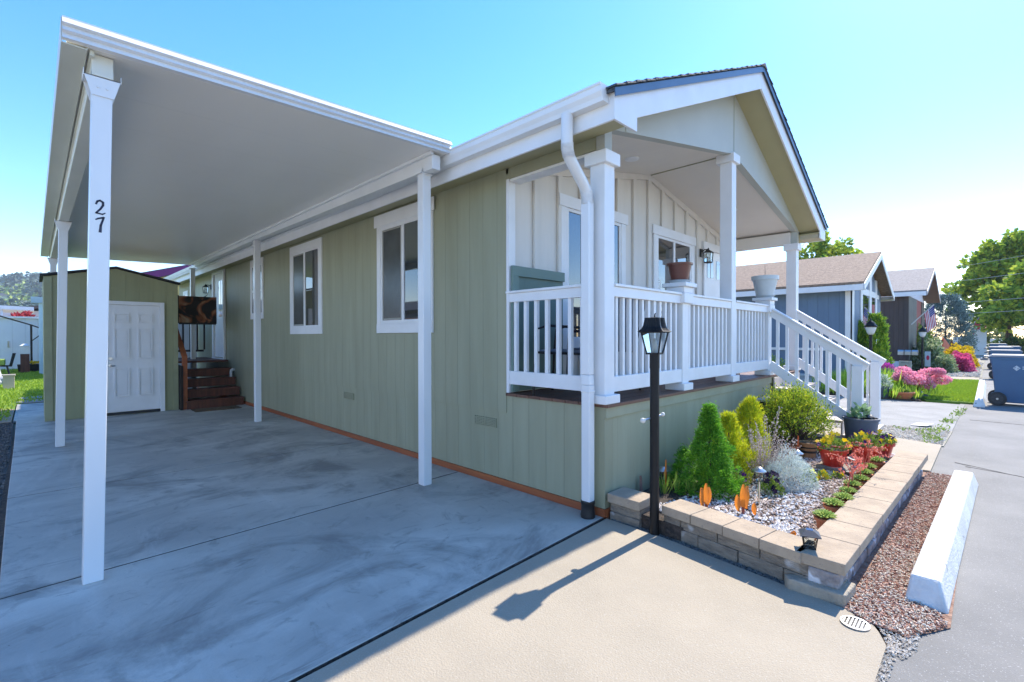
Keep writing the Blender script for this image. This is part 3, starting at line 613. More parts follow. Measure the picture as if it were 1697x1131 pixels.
# ================================================================= CARPORT
cp=thing('carport','white metal carport on square posts over the driveway, number 27 on its front post','carport',(-3.03,1.45,0))
XL,XR,YF,YK=-3.03,-.39,1.45,11.2
def cz(x): return 3.045+(x-XL)*.030       # underside height
mb=MB(); mb.prism([(XL+.02,YF+.02,cz(XL)+.0),(XR-.02,YF+.02,cz(XR)+.0),(XR-.02,YF+.02,cz(XR)+.035),(XL+.02,YF+.02,cz(XL)+.035)],(0,YK-YF-.04,0)); mesh('roof_panel',mb,alum_under,cp)
def fascia(y,s_):
    # rippled sheet
    mb=MB(); prof=[(0,-.006),(-.030,-.004),(-.008,.030),(-.036,.036),(-.014,.068),(-.042,.074),(-.020,.108),(-.02,.116),(0,.116)]
    for i in range(len(prof)-1):
        (a,za),(b,zb_)=prof[i],prof[i+1]
        mb.add([(XL,y+s_*a,cz(XL)+za),(XR,y+s_*a,cz(XR)+za),(XR,y+s_*b,cz(XR)+zb_),(XL,y+s_*b,cz(XL)+zb_)],[(0,1,2,3)])
    mb.prism([(XL,y,cz(XL)-.006),(XR,y,cz(XR)-.006),(XR,y,cz(XR)+.116),(XL,y,cz(XL)+.116)],(0,s_*.004,0))
    return mesh('fascia',mb,alum,cp)
fascia(YF,1); fascia(YK,-1)
mb=MB().box(XL-.004,XL,YF,YK,cz(XL)-.02,cz(XL)+.116); mb.box(XL,XL+.10,YF+.004,YK-.004,cz(XL)-.02,cz(XL)-.014); mb.box(XL+.10,XL+.104,YF+.004,YK-.004,cz(XL)-.02,cz(XL)+.0); mb.box(XL+.115,XL+.135,YF+.03,YK-.03,cz(XL)-.03,cz(XL)+.0); mesh('side_gutter',mb,mat('aged_cream_enamel',(.62,.63,.55),(.52,.53,.46),scale=1.5,rough=.4,stretch=(1,.3,1)),cp)
mb=MB().box(XR,XR+.004,YF,YK,cz(XR)-.0,cz(XR)+.116); mesh('side_trim',mb,alum,cp)
mb=MB().box(-2.905,-2.808,YF+.07,YK-.1,2.925,cz(-2.91)-.001); mesh('beam',mb,mat('cream_beam_enamel',(.66,.67,.60),(.60,.61,.55),scale=1.5,rough=.4),cp,bev=.005)
# sloped house-side beam (rises a little toward the back)
mb=MB(); zb=lambda y:2.972+(y-1.7)*.012
mb.prism([(-.545,YF+.06,zb(YF)),(-.455,YF+.06,zb(YF)),(-.455,YF+.06,zb(YF)+.135),(-.545,YF+.06,zb(YF)+.135)],(0,5.0,.06)); 
mb.prism([(-.545,YF+5.06,zb(YF)+.06),(-.455,YF+5.06,zb(YF)+.06),(-.455,YF+5.06,cz(-.45)),(-.545,YF+5.06,cz(-.54))],(0,4.2,0)); mesh('beam',mb,alum,cp,bev=.004)
mesh('beam_flange',MB().box(-.58,-.546,YF+.04,YK-.1,cz(-.56)-.028,cz(-.56)-.001),alum,cp,bev=.002)
def post(x0,x1,y0_,y1_,zt,name='post',lean=0):
    o=mesh(name,MB().add([(x0,y0_,0),(x1,y0_,0),(x1,y1_,0),(x0,y1_,0),(x0+lean,y0_,zt),(x1+lean,y0_,zt),(x1+lean,y1_,zt),(x0+lean,y1_,zt)],[(0,3,2,1),(4,5,6,7),(0,1,5,4),(1,2,6,5),(2,3,7,6),(3,0,4,7)]),alum,cp,bev=.005); return o
def bracket(o,x0,x1,y,zt,h=.11,fl=.035):
    mb=MB(); xc=(x0+x1)/2; hw=(x1-x0)/2
    mb.prism([(xc-hw-.004,y-.006,zt-h),(xc+hw+.004,y-.006,zt-h),(xc+hw+fl,y-.006,zt),(xc-hw-fl,y-.006,zt)],(0,.004,0))
    mb.prism([(xc-hw-.004,y+.102,zt-h),(xc+hw+.004,y+.102,zt-h),(xc+hw+fl,y+.102,zt),(xc-hw-fl,y+.102,zt)],(0,.004,0))
    mb.prism([(xc-hw-fl,y-.006,zt-.004),(xc+hw+fl,y-.006,zt-.004),(xc+hw+fl,y-.006,zt),(xc-hw-fl,y-.006,zt)],(0,.112,0))
    mb.box(xc-hw-fl-.003,xc-hw-fl,y-.006,y+.106,zt-.01,zt+.03); mb.box(xc+hw+fl,xc+hw+fl+.003,y-.006,y+.106,zt-.01,zt+.03)
    for sx in (-.02,.02): mb.tube([(xc+sx,y-.012,zt-.06),(xc+sx,y-.006,zt-.06)],.007,8)
    mesh('bracket',mb,alum,o)
p27=post(-2.965,-2.872,1.53,1.625,2.925,lean=.062); bracket(p27,-2.903,-2.810,1.53,2.925)
for (x0,x1,y_,zt) in ((-2.962,-2.87,6.39,2.925),(-2.965,-2.875,10.5,2.925)):
    o=post(x0,x1,y_,y_+.095,zt,lean=.055); bracket(o,x0+.055,x1+.055,y_,zt)
for (x0,x1,y_,zt) in ((-.545,-.455,1.66,2.972),(-.545,-.455,6.5,3.03),(-.545,-.455,11.05,3.03)):
    o=post(x0,x1,y_,y_+.095,zt); bracket(o,x0,x1,y_,zt,h=.02,fl=.02)
# hand painted 27 on the front post
navy=mat('navy_sign_paint',(.012,.014,.05),(.01,.01,.03),rough=.4)
def stroke(mb,pts,w_,y=1.5285):
    # flat brush stroke with thickness
    for i in range(len(pts)-1):
        (x0,z0),(x1,z1)=pts[i],pts[i+1]; d=Vector((x1-x0,0,z1-z0)); L_=d.length; d/=L_; n_=Vector((-d.z,0,d.x))
        wa,wb=(w_[i],w_[i+1]); p=Vector((x0,y,z0)); q=Vector((x1,y,z1)); e=d*min(.003,L_*.3)
        mb.prism([p-e+n_*wa/2,q+e+n_*wb/2,q+e-n_*wb/2,p-e-n_*wa/2],(0,.0015+.0001*(i%2),0))
cxn=-2.873
mb=MB(); stroke(mb,[(cxn-.018,2.190),(cxn-.012,2.206),(cxn+.000,2.212),(cxn+.013,2.203),(cxn+.013,2.186),(cxn+.001,2.163),(cxn-.018,2.138),(cxn-.004,2.136),(cxn+.010,2.134),(cxn+.021,2.142)],[.009,.010,.010,.011,.011,.010,.009,.008,.008,.005])
mesh('house_number',mb,navy,p27)
mb=MB(); stroke(mb,[(cxn-.019,2.100),(cxn-.008,2.107),(cxn+.006,2.112),(cxn+.016,2.116),(cxn+.010,2.096),(cxn+.002,2.068),(cxn-.001,2.030)],[.007,.009,.010,.009,.010,.011,.014])
mesh('house_number',mb,navy,p27)
# ================================================================= SHED
sh=thing('garden_shed','olive green wooden shed with a white six panel door at the end of the driveway','shed',(-2.08,9.1,0))
x0,x1,xa,ys=-3.02,-1.155,-2.08,9.1
mb=MB(); mb.prism([(x0,ys,0.0),(x1,ys,0.0),(x1,ys,2.44),(xa,ys,2.66),(x0,ys,2.44)],(0,1.3,0)); mesh('shed_wall',mb,shedS,sh)
mb=MB(); mb.prism([(x0-.045,ys-.05,2.445),(xa,ys-.05,2.668),(xa,ys-.05,2.70),(x0-.045,ys-.05,2.478)],(0,1.4,0)); mb.prism([(x1+.045,ys-.05,2.445),(xa,ys-.05,2.668),(xa,ys-.05,2.70),(x1+.045,ys-.05,2.478)],(0,1.4,0)); mesh('shed_roof',mb,mat('black_felt',(.03,.03,.034),(.02,.02,.022),rough=.8),sh)
mb=MB().box(x0-.004,x0+.10,ys-.018,ys-.001,.0,2.44).box(x1-.075,x1+.004,ys-.018,ys-.001,.0,2.44); mesh('corner_trim',mb,shedT,sh,bev=.002)
mesh('shed_seam',MB().box(x0+.11,x1-.08,ys-.006,ys-.001,2.30,2.312),shedT,sh)
dr=mesh('shed_door',MB().box(-2.235,-1.445,ys-.02,ys-.001,.055,2.005),white,sh,bev=.002)
mb=MB().box(-1.443,-1.37,ys-.045,ys-.001,.0,2.075).box(-2.31,-2.237,ys-.045,ys-.001,.0,2.075).box(-2.237,-1.443,ys-.045,ys-.001,2.008,2.075); mesh('door_frame',mb,white,dr,bev=.004)
mesh('door_sill',MB().box(-2.237,-1.443,ys-.04,ys-.001,.01,.05),mat('black_sill',(.03,.03,.03)),dr)
def panel(mb,a,b,c,d,y):
    t=.02
    for (p,q,r_,s_) in ((a,b,c,c+t),(a,b,d-t,d),(a,a+t,c+t,d-t),(b-t,b,c+t,d-t)): mb.box(p,q,y-.020,y,r_,s_)
    mb.frustum(((a+b)/2,y-.003,(c+d)/2),0.0001,.001,.001,.001,.001)
    mb.box(a+.04,b-.04,y-.014,y,c+.045,d-.045)
for (a,b) in ((-2.12,-1.90),(-1.775,-1.555)):
    for (c,d) in ((1.69,1.855),(1.02,1.58),(.33,.85)):
        mb=MB(); panel(mb,a,b,c,d,ys-.0205); mesh('door_panel',mb,white,dr,bev=.003)
mb=MB().tube([(-2.17,ys-.02,.90),(-2.17,ys-.07,.90),(-2.11,ys-.075,.90)],.011,8).tube([(-2.17,ys-.02,1.03),(-2.17,ys-.045,1.03)],.028,14).tube([(-2.17,ys-.02,.90),(-2.17,ys-.03,.90)],.028,14); mesh('door_handle',mb,steel,dr)
# ================================================================= BACK STEPS, RAIL, RUG, ART PANEL
st=thing('back_steps','dark stained timber steps and railed landing at the shaded back door','steps',(-.55,8.95,0))
mb=MB()
for k in range(4):
    y=8.93+.29*k; z=.165+.19*k; mb.box(-1.05,-.03-.0*k,y,y+.30,z-.03,z)
    mb.box(-1.04,-.035,y+.02,y+.035,z-.165,z-.03)
mesh('tread',mb,brownw,st,bev=.003)
mesh('landing',MB().box(-1.1,-.03,10.09,12.2,.86,.90),brownw,st)
mesh('side_skirt',MB().box(-1.14,-1.10,8.93,12.2,.0,.86),mat('near_black_timber',(.03,.02,.016),(.02,.014,.012),rough=.8),st)
mb=MB().bar((-1.06,9.0,1.02),(-1.06,10.4,1.95),.09,.04).box(-1.10,-1.02,8.98,9.06,.0,1.05).box(-1.10,-1.02,10.36,10.44,.3,1.95); mesh('handrail',mb,redwood,st,bev=.003)
mb=MB().box(-1.05,-.1,11.95,12.0,1.05,1.10).box(-1.05,-.1,11.95,12.0,1.83,1.88)
for k in range(7): mb.box(-1.0+k*.15,-.965+k*.15,11.955,11.99,1.10,1.83)
mb.box(-1.07,-.99,11.93,12.01,.9,1.95)
mesh('landing_railing',mb,mat('dark_railing_wood',(.05,.03,.02),(.03,.02,.015),rough=.7),st)
mesh('white_back_fence',MB().box(-2.4,-.05,12.9,12.95,0,1.85),whitewall,base=(-1.2,12.9,0),label='white panel fence behind the railing of the back steps',cat='fence')
bn=thing('picture_banner','black banner printed with a blurred orange and cream picture hung over the back railing','banner',(-.5,10.5,1.75))
def artmat():
    m=bpy.data.materials.new('banner_print'); m.use_nodes=True; n=m.node_tree; b=n.nodes['Principled BSDF']; b.inputs['Roughness'].default_value=.6
    tc=n.nodes.new('ShaderNodeTexCoord'); no=n.nodes.new('ShaderNodeTexNoise'); no.inputs['Scale'].default_value=3.0; no.inputs['Detail'].default_value=2; no.inputs['Distortion'].default_value=1.2
    rp=n.nodes.new('ShaderNodeValToRGB'); e=rp.color_ramp.elements; e[0].position=.44; e[0].color=(.012,.01,.01,1); e[1].position=.66; e[1].color=(.55,.42,.28,1); k=e.new(.53); k.color=(.35,.11,.04,1)
    n.links.new(tc.outputs['Object'],no.inputs[0]); n.links.new(no.outputs[0],rp.inputs[0]); n.links.new(rp.outputs[0],b.inputs['Base Color']); return m
mesh('banner_cloth',MB().box(-.88,-.17,10.5,10.505,1.74,2.33),artmat(),bn)
mesh('banner_border',MB().box(-.985,-.88,10.499,10.506,1.72,2.34).box(-.17,-.155,10.499,10.506,1.72,2.34).box(-.88,-.17,10.499,10.506,1.70,1.74),blackpl,bn)
mesh('banner_branch',MB().tube([(-.5,10.48,2.27),(-.38,10.47,2.34),(-.33,10.47,2.39)],[.012,.009,.004],6),blackpl,bn)
mesh('door_mat',MB().box(-1.0,-.22,8.42,8.85,.001,.014),mat('brown_mat',(.20,.14,.07),(.10,.05,.03),scale=30,rough=.95,bump=.004),base=None,label='small brown rug on the concrete in front of the back steps',cat='rug')
# ================================================================= PORCH FURNITURE AND POTS
def pchair():
    t=thing('patio_chair','dark metal patio chair with blue grey sling, leftmost behind the side railing','chair',(.35,.62,.888),R(200),local=True,group='patio chairs on the porch')
    mesh('sling',MB().prism([(-.23,-.22,.40),(.23,-.22,.40),(.23,.20,.38),(-.23,.20,.38)],(0,0,.012)).prism([(-.23,.20,.385),(.23,.20,.385),(.23,.38,.92),(-.23,.38,.92)],(0,.012,.004)),mat('blue_grey_sling',(.12,.16,.22),(.09,.12,.17),rough=.7),t)
    mb=MB()
    for s_ in (-1,1):
        mb.tube([(s_*.25,-.26,.0),(s_*.25,-.24,.38),(s_*.25,-.22,.60),(s_*.25,-.12,.63),(s_*.25,.25,.60)],.012,8); mb.tube([(s_*.25,.30,.0),(s_*.25,.20,.36),(s_*.25,.40,.95)],.012,8); mb.tube([(s_*.25,-.24,.39),(s_*.25,.2,.38)],.012,8)
    mb.tube([(-.25,.40,.95),(.25,.40,.95)],.012,8).tube([(-.25,-.24,.39),(.25,-.24,.39)],.012,8)
    mesh('chair_frame',mb,black,t); return t
c1=pchair(); dup(c1,(.95,.68,.888),R(160),label='dark metal patio chair with blue grey sling, behind the first bay of the front railing')
t=thing('porch_table','small round dark red table behind the front porch railing','table',(1.55,.55,.888),local=True)
mesh('table_top',MB().lathe([(.24,.58),(.25,.59),(.25,.60),(.24,.61)],n=24),mat('dark_red_enamel',(.25,.03,.03)),t)
mesh('table_leg',MB().tube([(0,0,0.02),(0,0,.58)],.02,10).lathe([(.16,0),(.16,.015),(.03,.03)],n=16),black,t)
def pot(name,r1,r0,h,m,parent,z=0,lip=.02,rim=.008,n=28):
    mb=MB(); mb.lathe([(r0,z),(r1-.006,z+h-lip),(r1+rim,z+h-lip),(r1+rim+.002,z+h),(r1-.008,z+h),(r1-.012,z+h-.02),(r1-.03,z+h-.035)],n=n); o=mesh(name,mb,m,parent); smooth_angle(o,30); return o
def soilplug(r,z,parent): mesh('potting_soil',MB().lathe([(r,z-.004),(r*.98,z+.004),(r*.5,z+.012),(.001,z+.014)],n=20),soil,parent)
def saucer(r,z,m,parent): 
    o=mesh('saucer',MB().lathe([(r*.75,z),(r,z+.028),(r+.006,z+.03),(r-.006,z+.03),(r*.72,z+.008),(.001,z+.008)],n=28),m,parent); smooth_angle(o,30)
t=thing('brown_plastic_pot','empty maroon brown pot on its white saucer, on the first railing pedestal','plant pot',(1.4125,.067,1.945),local=True)
saucer(.105,0,whitepotm,t); pot('pot_body',.118,.078,.19,brownpotm,t,z=.009,lip=.018); soilplug(.105,.165,t)
t=thing('pale_plastic_pot','pale grey pot with a bare stick, on the far railing pedestal by the stairs','plant pot',(3.9825,.067,1.945),local=True)
saucer(.125,0,whitepotm,t); pot('pot_body',.16,.105,.29,whitepotm,t,z=.009,lip=.055,rim=.010); soilplug(.14,.26,t)
mesh('dead_stick',MB().tube([(0,0,.26),(.004,.0,.36),(-.003,0,.46)],[.004,.003,.002],6),mat('dry_stick',(.12,.09,.07)),t)
t=thing('cordyline_plant','spiky dark red leaved plant standing on the porch beyond the tall post','plant',(3.72,.62,.888),local=True)
pot('pot_body',.14,.10,.55,blackpl,t)
P=np.zeros((26,3)); P[:,2]=.55; D=np.stack([rng.normal(0,.45,26),rng.normal(0,.45,26),np.ones(26)],1)
mesh('leaves',MB().leaves(P,D,rng.uniform(.4,.62,26),.035,.1),mat('maroon_leaf',(.10,.03,.035),(.05,.02,.03),island=True,trans=.2),t)
# small white scroll bracket sitting on the deck edge
mesh('metal_scroll',MB().tube([(3.15+.0*i+.05*math.sin(i*.9)+.012*i,.16,.93+.03*math.cos(i*.9)) for i in range(16)],.008,6),mat('pink_white_metal',(.75,.6,.58)),base=(3.2,.16,.89) and None,label='small pink and white curled ornament on the deck edge under the railing',cat='ornament')
# ================================================================= LAMP POST
lp=thing('lamp_post','black garden lamp post with four sided lantern between house corner and planter wall','lamp post',(.0,-.425,-.03))
lx,ly=.0,-.425
hp=1.29
mb=MB().tube([(lx,ly,-.03),(lx,ly,hp-.02)],.033,20).tube([(lx,ly,hp-.10),(lx,ly,hp)],.0355,20); o=mesh('pole',mb,black,lp); smooth_angle(o,50)
mb=MB().tube([(lx-.0-.075,ly+.045,.82),(lx+.075,ly-.02,.85)],.009,8); mesh('crossbar',mb,steel,lp)
mesh('crossbar_knob',MB().lathe([(.001,-.02),(.016,-.012),(.02,0),(.016,.012),(.001,.02)],(lx-.08,ly+.047,.818),14).lathe([(.001,-.016),(.012,-.01),(.015,0),(.012,.01),(.001,.016)],(lx+.08,ly-.022,.852),14),mat('cream_knob',(.75,.72,.66)),lp,smooth=True)
ro=R(8)
z0=hp
mb=MB().frustum((lx,ly,z0),.012,.055,.055,.055,.055,ro)
for a,b in ((-1,-1),(1,-1),(1,1),(-1,1)):
    cs,sn=math.cos(ro),math.sin(ro); f_=lambda x,y,z:(lx+x*cs-y*sn,ly+x*sn+y*cs,z)
    mb.bar(f_(a*.050,b*.050,z0+.01),f_(a*.083,b*.083,z0+.158),.010,.010)
mb.frustum((lx,ly,z0+.155),.008,.088,.088,.105,.105,ro)
mesh('lantern_frame',mb,black,lp)
mesh('lantern_glass',MB().frustum((lx,ly,z0+.013),.142,.047,.047,.080,.080,ro),lampglass,lp)
mesh('bulb',MB().lathe([(.010,.01),(.016,.03),(.016,.09),(.008,.11),(.001,.115)],(lx,ly,z0),14),frost,lp,smooth=True)
mb=MB(); prof=[(.107,.163),(.098,.170),(.082,.185),(.072,.205),(.066,.235),(.062,.262),(.001,.268)]
for i in range(len(prof)-1): mb.frustum((lx,ly,z0+prof[i][1]),prof[i+1][1]-prof[i][1],prof[i][0],prof[i][0],prof[i+1][0],prof[i+1][0],ro)
for i in range(5):
    t_=(i-2)*.028
    for sgn in ((1,0),(-1,0),(0,1),(0,-1)):
        pts=[]
        for r_,zz in prof[1:6]:
            k=r_/.098; x,y=(sgn[0]*(r_+.001)+ (t_*k if sgn[0]==0 else 0),sgn[1]*(r_+.001)+(t_*k if sgn[1]==0 else 0)); pts.append((lx+x*math.cos(ro)-y*math.sin(ro),ly+x*math.sin(ro)+y*math.cos(ro),z0+zz))
        mb.tube(pts,.003,5)
mesh('lantern_roof',mb,black,lp)
mesh('finial',MB().tube([(lx,ly,z0+.266),(lx+.002,ly,z0+.285),(lx+.012,ly,z0+.295)],[.006,.005,.004],8),black,lp)
for o in lp.children:
    if o.name.split('.')[0] in('lantern_frame','lantern_glass','lantern_roof'): o.scale=(.87,.87,1)
# ================================================================= PLANTER WALL
wl=thing('planter_wall','low retaining wall of grey split blocks with tan cap stones around the flower bed','retaining wall',(-.1,-1.55,0))
A=Vector((.065,-.462,0)); B=Vector((-.115,-1.555,0)); Cc=Vector((3.30,-1.655,0))
def course(p,q,thick,z0,z1,n,off,name,m,over=0,jit=.004,bev=.006):
    d=(q-p); L_=d.length; d/=L_; nin=Vector((-d.y,d.x,0))
    for i in range(n):
        a=p+d*(L_*max(0,(i+off))/n+.0025); b=p+d*(L_*min(n,(i+1+off))/n-.0025)
        if (b-a).length<.03: continue
        j=random.uniform(-jit,jit); o_=nin*(-over+j)
        mb=MB().prism([a+o_+Vector((0,0,z0)),b+o_+Vector((0,0,z0)),b+nin*thick+Vector((0,0,z0)),a+nin*thick+Vector((0,0,z0))],(0,0,z1-z0)); mesh(name,mb,m,wl,bev=bev)
# left (drive side) wall: interior is to +x
course(A,B,.16,-.03,.065,4,0,'wall_block',blockm); course(A,B,.16,.067,.138,4,-.5,'wall_block',blockm)
course(A,B+(A-B).normalized()*.168,.20,.140,.203,4,0,'cap_block',capm,over=.03,bev=.004)
# street side wall: interior to +y
course(B,Cc,.14,-.03,.050,9,0,'wall_block',blockface,jit=.008,bev=.01); course(B,Cc,.14,.052,.138,9,-.5,'wall_block',blockface,jit=.008,bev=.01)
course(B+Vector((.0,-.0,0)),Cc+Vector((.05,0,0)),.20,.140,.203,10,0,'cap_block',capm,over=.035,bev=.004)
# little end row closing the bed at the far side
e1=Vector((3.34,-1.50,0)); e2=Vector((3.50,-.95,0)); 
lb=thing('corner_block','single grey block jutting out under the planter corner above the mulch','block',(-.12,-1.56,-.03))
mesh('block_body',MB().prism([(-.155,-1.60,-.028),(.04,-1.615,-.028),(.05,-1.48,-.028),(-.118,-1.30,-.028),(-.165,-1.33,-.028)],(0,0,.085)),mat('pale_grey_block',(.40,.34,.26),(.30,.26,.20),scale=10,rough=.9,bump=.01),lb,bev=.008)
bs=thing('block_stack','short stack of grey blocks with tan cap between house corner and lamp post','block stack',(.03,-.18,-.03))
mesh('wall_block',MB().prism([(.04,-.02,-.03),(.03,-.285,-.03),(.23,-.29,-.03),(.24,-.02,-.03)],(0,0,.075)),blockm,bs,bev=.008)
mesh('wall_block',MB().prism([(.043,-.022,.047),(.033,-.288,.047),(.23,-.29,.047),(.24,-.02,.047)],(0,0,.075)),blockm,bs,bev=.008)
mesh('cap_block',MB().prism([(.012,-.016,.124),(.002,-.300,.124),(.235,-.30,.124),(.245,-.016,.124)],(0,0,.068)),capm,bs,bev=.005)
# ================================================================= WHEEL STOP, DRAIN
ws=MB(); xs0,xs1=.16,3.22
sec=[(-2.045,-.012),(-1.835,-.012),(-1.865,.125),(-2.005,.125)]
ya=[(-2.06,-.012),(-1.835,-.012),(-1.868,.13),(-2.0,.13)]
vs=[(xs0,y,z) for y,z in ya[:2]]+[(xs0+.05,y,z) for y,z in ya[2:]]
vs=[(xs0-.02,-1.99,-.010),(xs0-.02,-1.808,-.010),(xs0+.06,-1.830,.125),(xs0+.06,-1.950,.125),(xs1,-2.065,-.010),(xs1,-1.873,-.010),(xs1-.08,-1.893,.125),(xs1-.08,-2.025,.125)]
ws.add(vs,[(0,3,2,1),(4,5,6,7),(0,4,7,3),(3,7,6,2),(2,6,5,1),(0,1,5,4)])
wpaint=mat('chalky_white_paint',(.72,.71,.68),(.56,.55,.52),scale=5,rough=.85,bump=.006,bscale=60,speck=(14,.66,(.30,.29,.27)))
mesh('wheel_stop',ws,wpaint,base=(1.7,-1.95,0),bev=.012,label='long white painted concrete wheel stop beside the mulch strip in front of the planter',cat='wheel stop',group='white wheel stops along the road edge')
ws2=MB(); ws2.add([(x,y,z) for x,y,z in [(10.2,-2.08,-.010),(10.2,-1.90,-.010),(10.28,-1.93,.13),(10.28,-2.04,.13),(16.5,-2.08,-.010),(16.5,-1.90,-.010),(16.42,-1.93,.13),(16.42,-2.04,.13)]],[(0,3,2,1),(4,5,6,7),(0,4,7,3),(3,7,6,2),(2,6,5,1),(0,1,5,4)])
mesh('wheel_stop',ws2,wpaint,base=(13,-2,0),bev=.01,label='white painted concrete curb between the lawn and the large blue bin',cat='wheel stop',group='white wheel stops along the road edge')
dg=thing('drain_grate','round metal drain grate set in the corner of the sunlit apron','drain grate',(-.30,-1.665,0))
mesh('grate_rim',MB().lathe([(.062,-.001),(.062,.006),(.052,.006),(.052,-.001)],(-.30,-1.665,0),28,cap=False),steel,dg)
mesh('grate_well',MB().lathe([(.052,-.0005),(.001,-.0004)],(-.30,-1.665,.0006),28,cap=False),black,dg)
mb=MB()
for k in range(7):
    yy=-.045+k*.015; hw=math.sqrt(max(0,.052**2-yy*yy)); mb.box(-.30-hw,-.30+hw,-1.665+yy-.0035,-1.665+yy+.0035,.001,.005)
mesh('grate_bars',mb,steel,dg)
# ================================================================= PLANTS
def leafm(name,a,b,tr=.35,c3=None): return mat(name,a,b,island=True,rough=.6,spec=.25,trans=tr,contrast=(0,1),c3=c3)
bark=mat('brown_bark',(.14,.09,.06),(.08,.05,.035),scale=20,rough=.9,bump=.01)
def conif(n,h,r,L,W,bulges=0,droop=.15,pow_=.85,seedr=1):
    # conical shrub: small sprays of leaves gathered on an uneven cone
    k=max(20,n//55); m_=n//k; up=droop<0
    t=rng.random(k)**1.2; ph=rng.random(k)*2*np.pi; lump=1+.20*np.sin(ph*3+t*9)+.13*np.sin(ph*5-t*14+1); q=rng.uniform(.55,1.08,k)
    rr=r*(1-t)**pow_*lump*q; C=np.stack([rr*np.cos(ph),rr*np.sin(ph),h*t*.95],1)
    D0=np.stack([np.cos(ph)*(.25 if up else 1),np.sin(ph)*(.25 if up else 1),np.full(k,1.2 if up else .35)],1)+rng.normal(0,.18,(k,3)); D0/=np.linalg.norm(D0,axis=1,keepdims=True)
    ln=(.16 if up else .075)*h*(1-.5*t); f=rng.random((k,m_)); tap=(1-.75*f)*(.020 if up else .026)
    P=C[:,None,:]+D0[:,None,:]*(f*ln[:,None])[...,None]+rng.normal(0,1,(k,m_,3))*tap[...,None]
    D=D0[:,None,:]*1.1+rng.normal(0,.5,(k,m_,3)); return P.reshape(-1,3),D.reshape(-1,3)
def shrub(name,label,cat,loc,h,r,n,L,W,m,pow_=.85,droop=.15,trunk=True,group=None,extra=None):
    t=thing(name,label,cat,loc,rng.random()*6,group=group,local=True)
    P,D=conif(n,h,r,L,W,pow_=pow_,droop=droop); 
    o=MB().leaves(P,D,rng.uniform(.7,1.2,len(P))*L,W)
    if extra: 
        for (dx,dy,hh,rr,nn) in extra:
            P,D=conif(nn,hh,rr,L,W,pow_=.7,droop=droop); P[:,0]+=dx; P[:,1]+=dy; o.leaves(P,D,L,W)
    mesh('foliage',o,m,t)
    mesh('trunk',MB().tube([(0,0,-.02),(0,0,h*.85)],[.02,.004],7),bark,t); return t
gspr=leafm('bright_spruce_needle',(.26,.56,.04),(.05,.20,.02),.3)
shrub('dwarf_spruce','bright green cone shaped dwarf spruce with a thin tip, in front of the green skirting','shrub',(.92,-.44,.08),.77,.24,17000,.026,.008,gspr,pow_=1.15,extra=((.20,-.13,.34,.18,4500),(-.10,.05,.40,.15,2500),(0,0,.80,.055,3000)))
gold=leafm('golden_cypress_leaf',(.80,.74,.03),(.28,.42,.02),.35)
for i,(x,y,h_,lab) in enumerate(((1.40,-.42,.62,'golden yellow feathery shrub directly right of the dwarf spruce'),(1.95,-.42,.70,'golden yellow feathery shrub behind the pinkish twiggy plant'))):
    shrub('golden_cypress',lab,'shrub',(x,y,.08),h_,.18,9000,.045,.007,gold,pow_=.62,droop=-.9,group='golden shrubs in the flower bed')
# twiggy pink grey plant
t=thing('twiggy_shrub','sparse pinkish grey twiggy shrub with tall bare sprays between the golden shrubs','shrub',(1.62,-.66,.09),local=True)
mb=MB(); tips=[]
for k in range(46):
    a=random.random()*6.28; rr=random.uniform(.04,.30); hh=random.uniform(.22,.52) if k>5 else random.uniform(.55,.70)
    if k<=5: rr=random.uniform(.0,.16)
    pts=[Vector((rr*.2*math.cos(a),rr*.2*math.sin(a),0))]
    for j in range(1,6):
        f=j/5; pts.append(Vector((rr*(.2+.8*f)*math.cos(a)+random.gauss(0,.012),rr*(.2+.8*f)*math.sin(a)+random.gauss(0,.012),hh*f)))
    mb.tube(pts,[.0035,.003,.0028,.0024,.002,.0015],4); tips+= [pts[i].lerp(pts[i+1],random.random()) for i in (1,2,2,3,3,4,4) for _ in range(5)]
mesh('twigs',mb,mat('pale_pink_twig',(.50,.38,.34),(.34,.26,.24)),t)
P=np.array([tuple(p) for p in tips]); P+=rng.normal(0,.006,P.shape); D=rng.normal(0,1,P.shape); D[:,2]+=.6
mesh('foliage',MB().leaves(P,D,.018,.009),leafm('dusty_pink_leaf',(.72,.60,.56),(.45,.40,.36),.2),t)
# silver shrub
t=thing('dusty_miller_shrub','silvery white fine leaved shrub spreading in the middle of the flower bed','shrub',(1.62,-.86,.085),local=True)
n=9000; ph=rng.random(n)*6.28; q=rng.random(n)**.5; P=np.stack([.30*q*np.cos(ph),.22*q*np.sin(ph),.30*(1-q**2)*rng.random(n)**.5+.01],1); P[:,2]*=1+.3*np.sin(P[:,0]*22)*np.sin(P[:,1]*25)
D=np.stack([np.cos(ph)*.7,np.sin(ph)*.7,np.ones(n)],1)+rng.normal(0,.5,(n,3))
mesh('foliage',MB().leaves(P,D,rng.uniform(.015,.035,n),.0045),leafm('silver_leaf',(.80,.86,.84),(.44,.52,.48),.2),t)
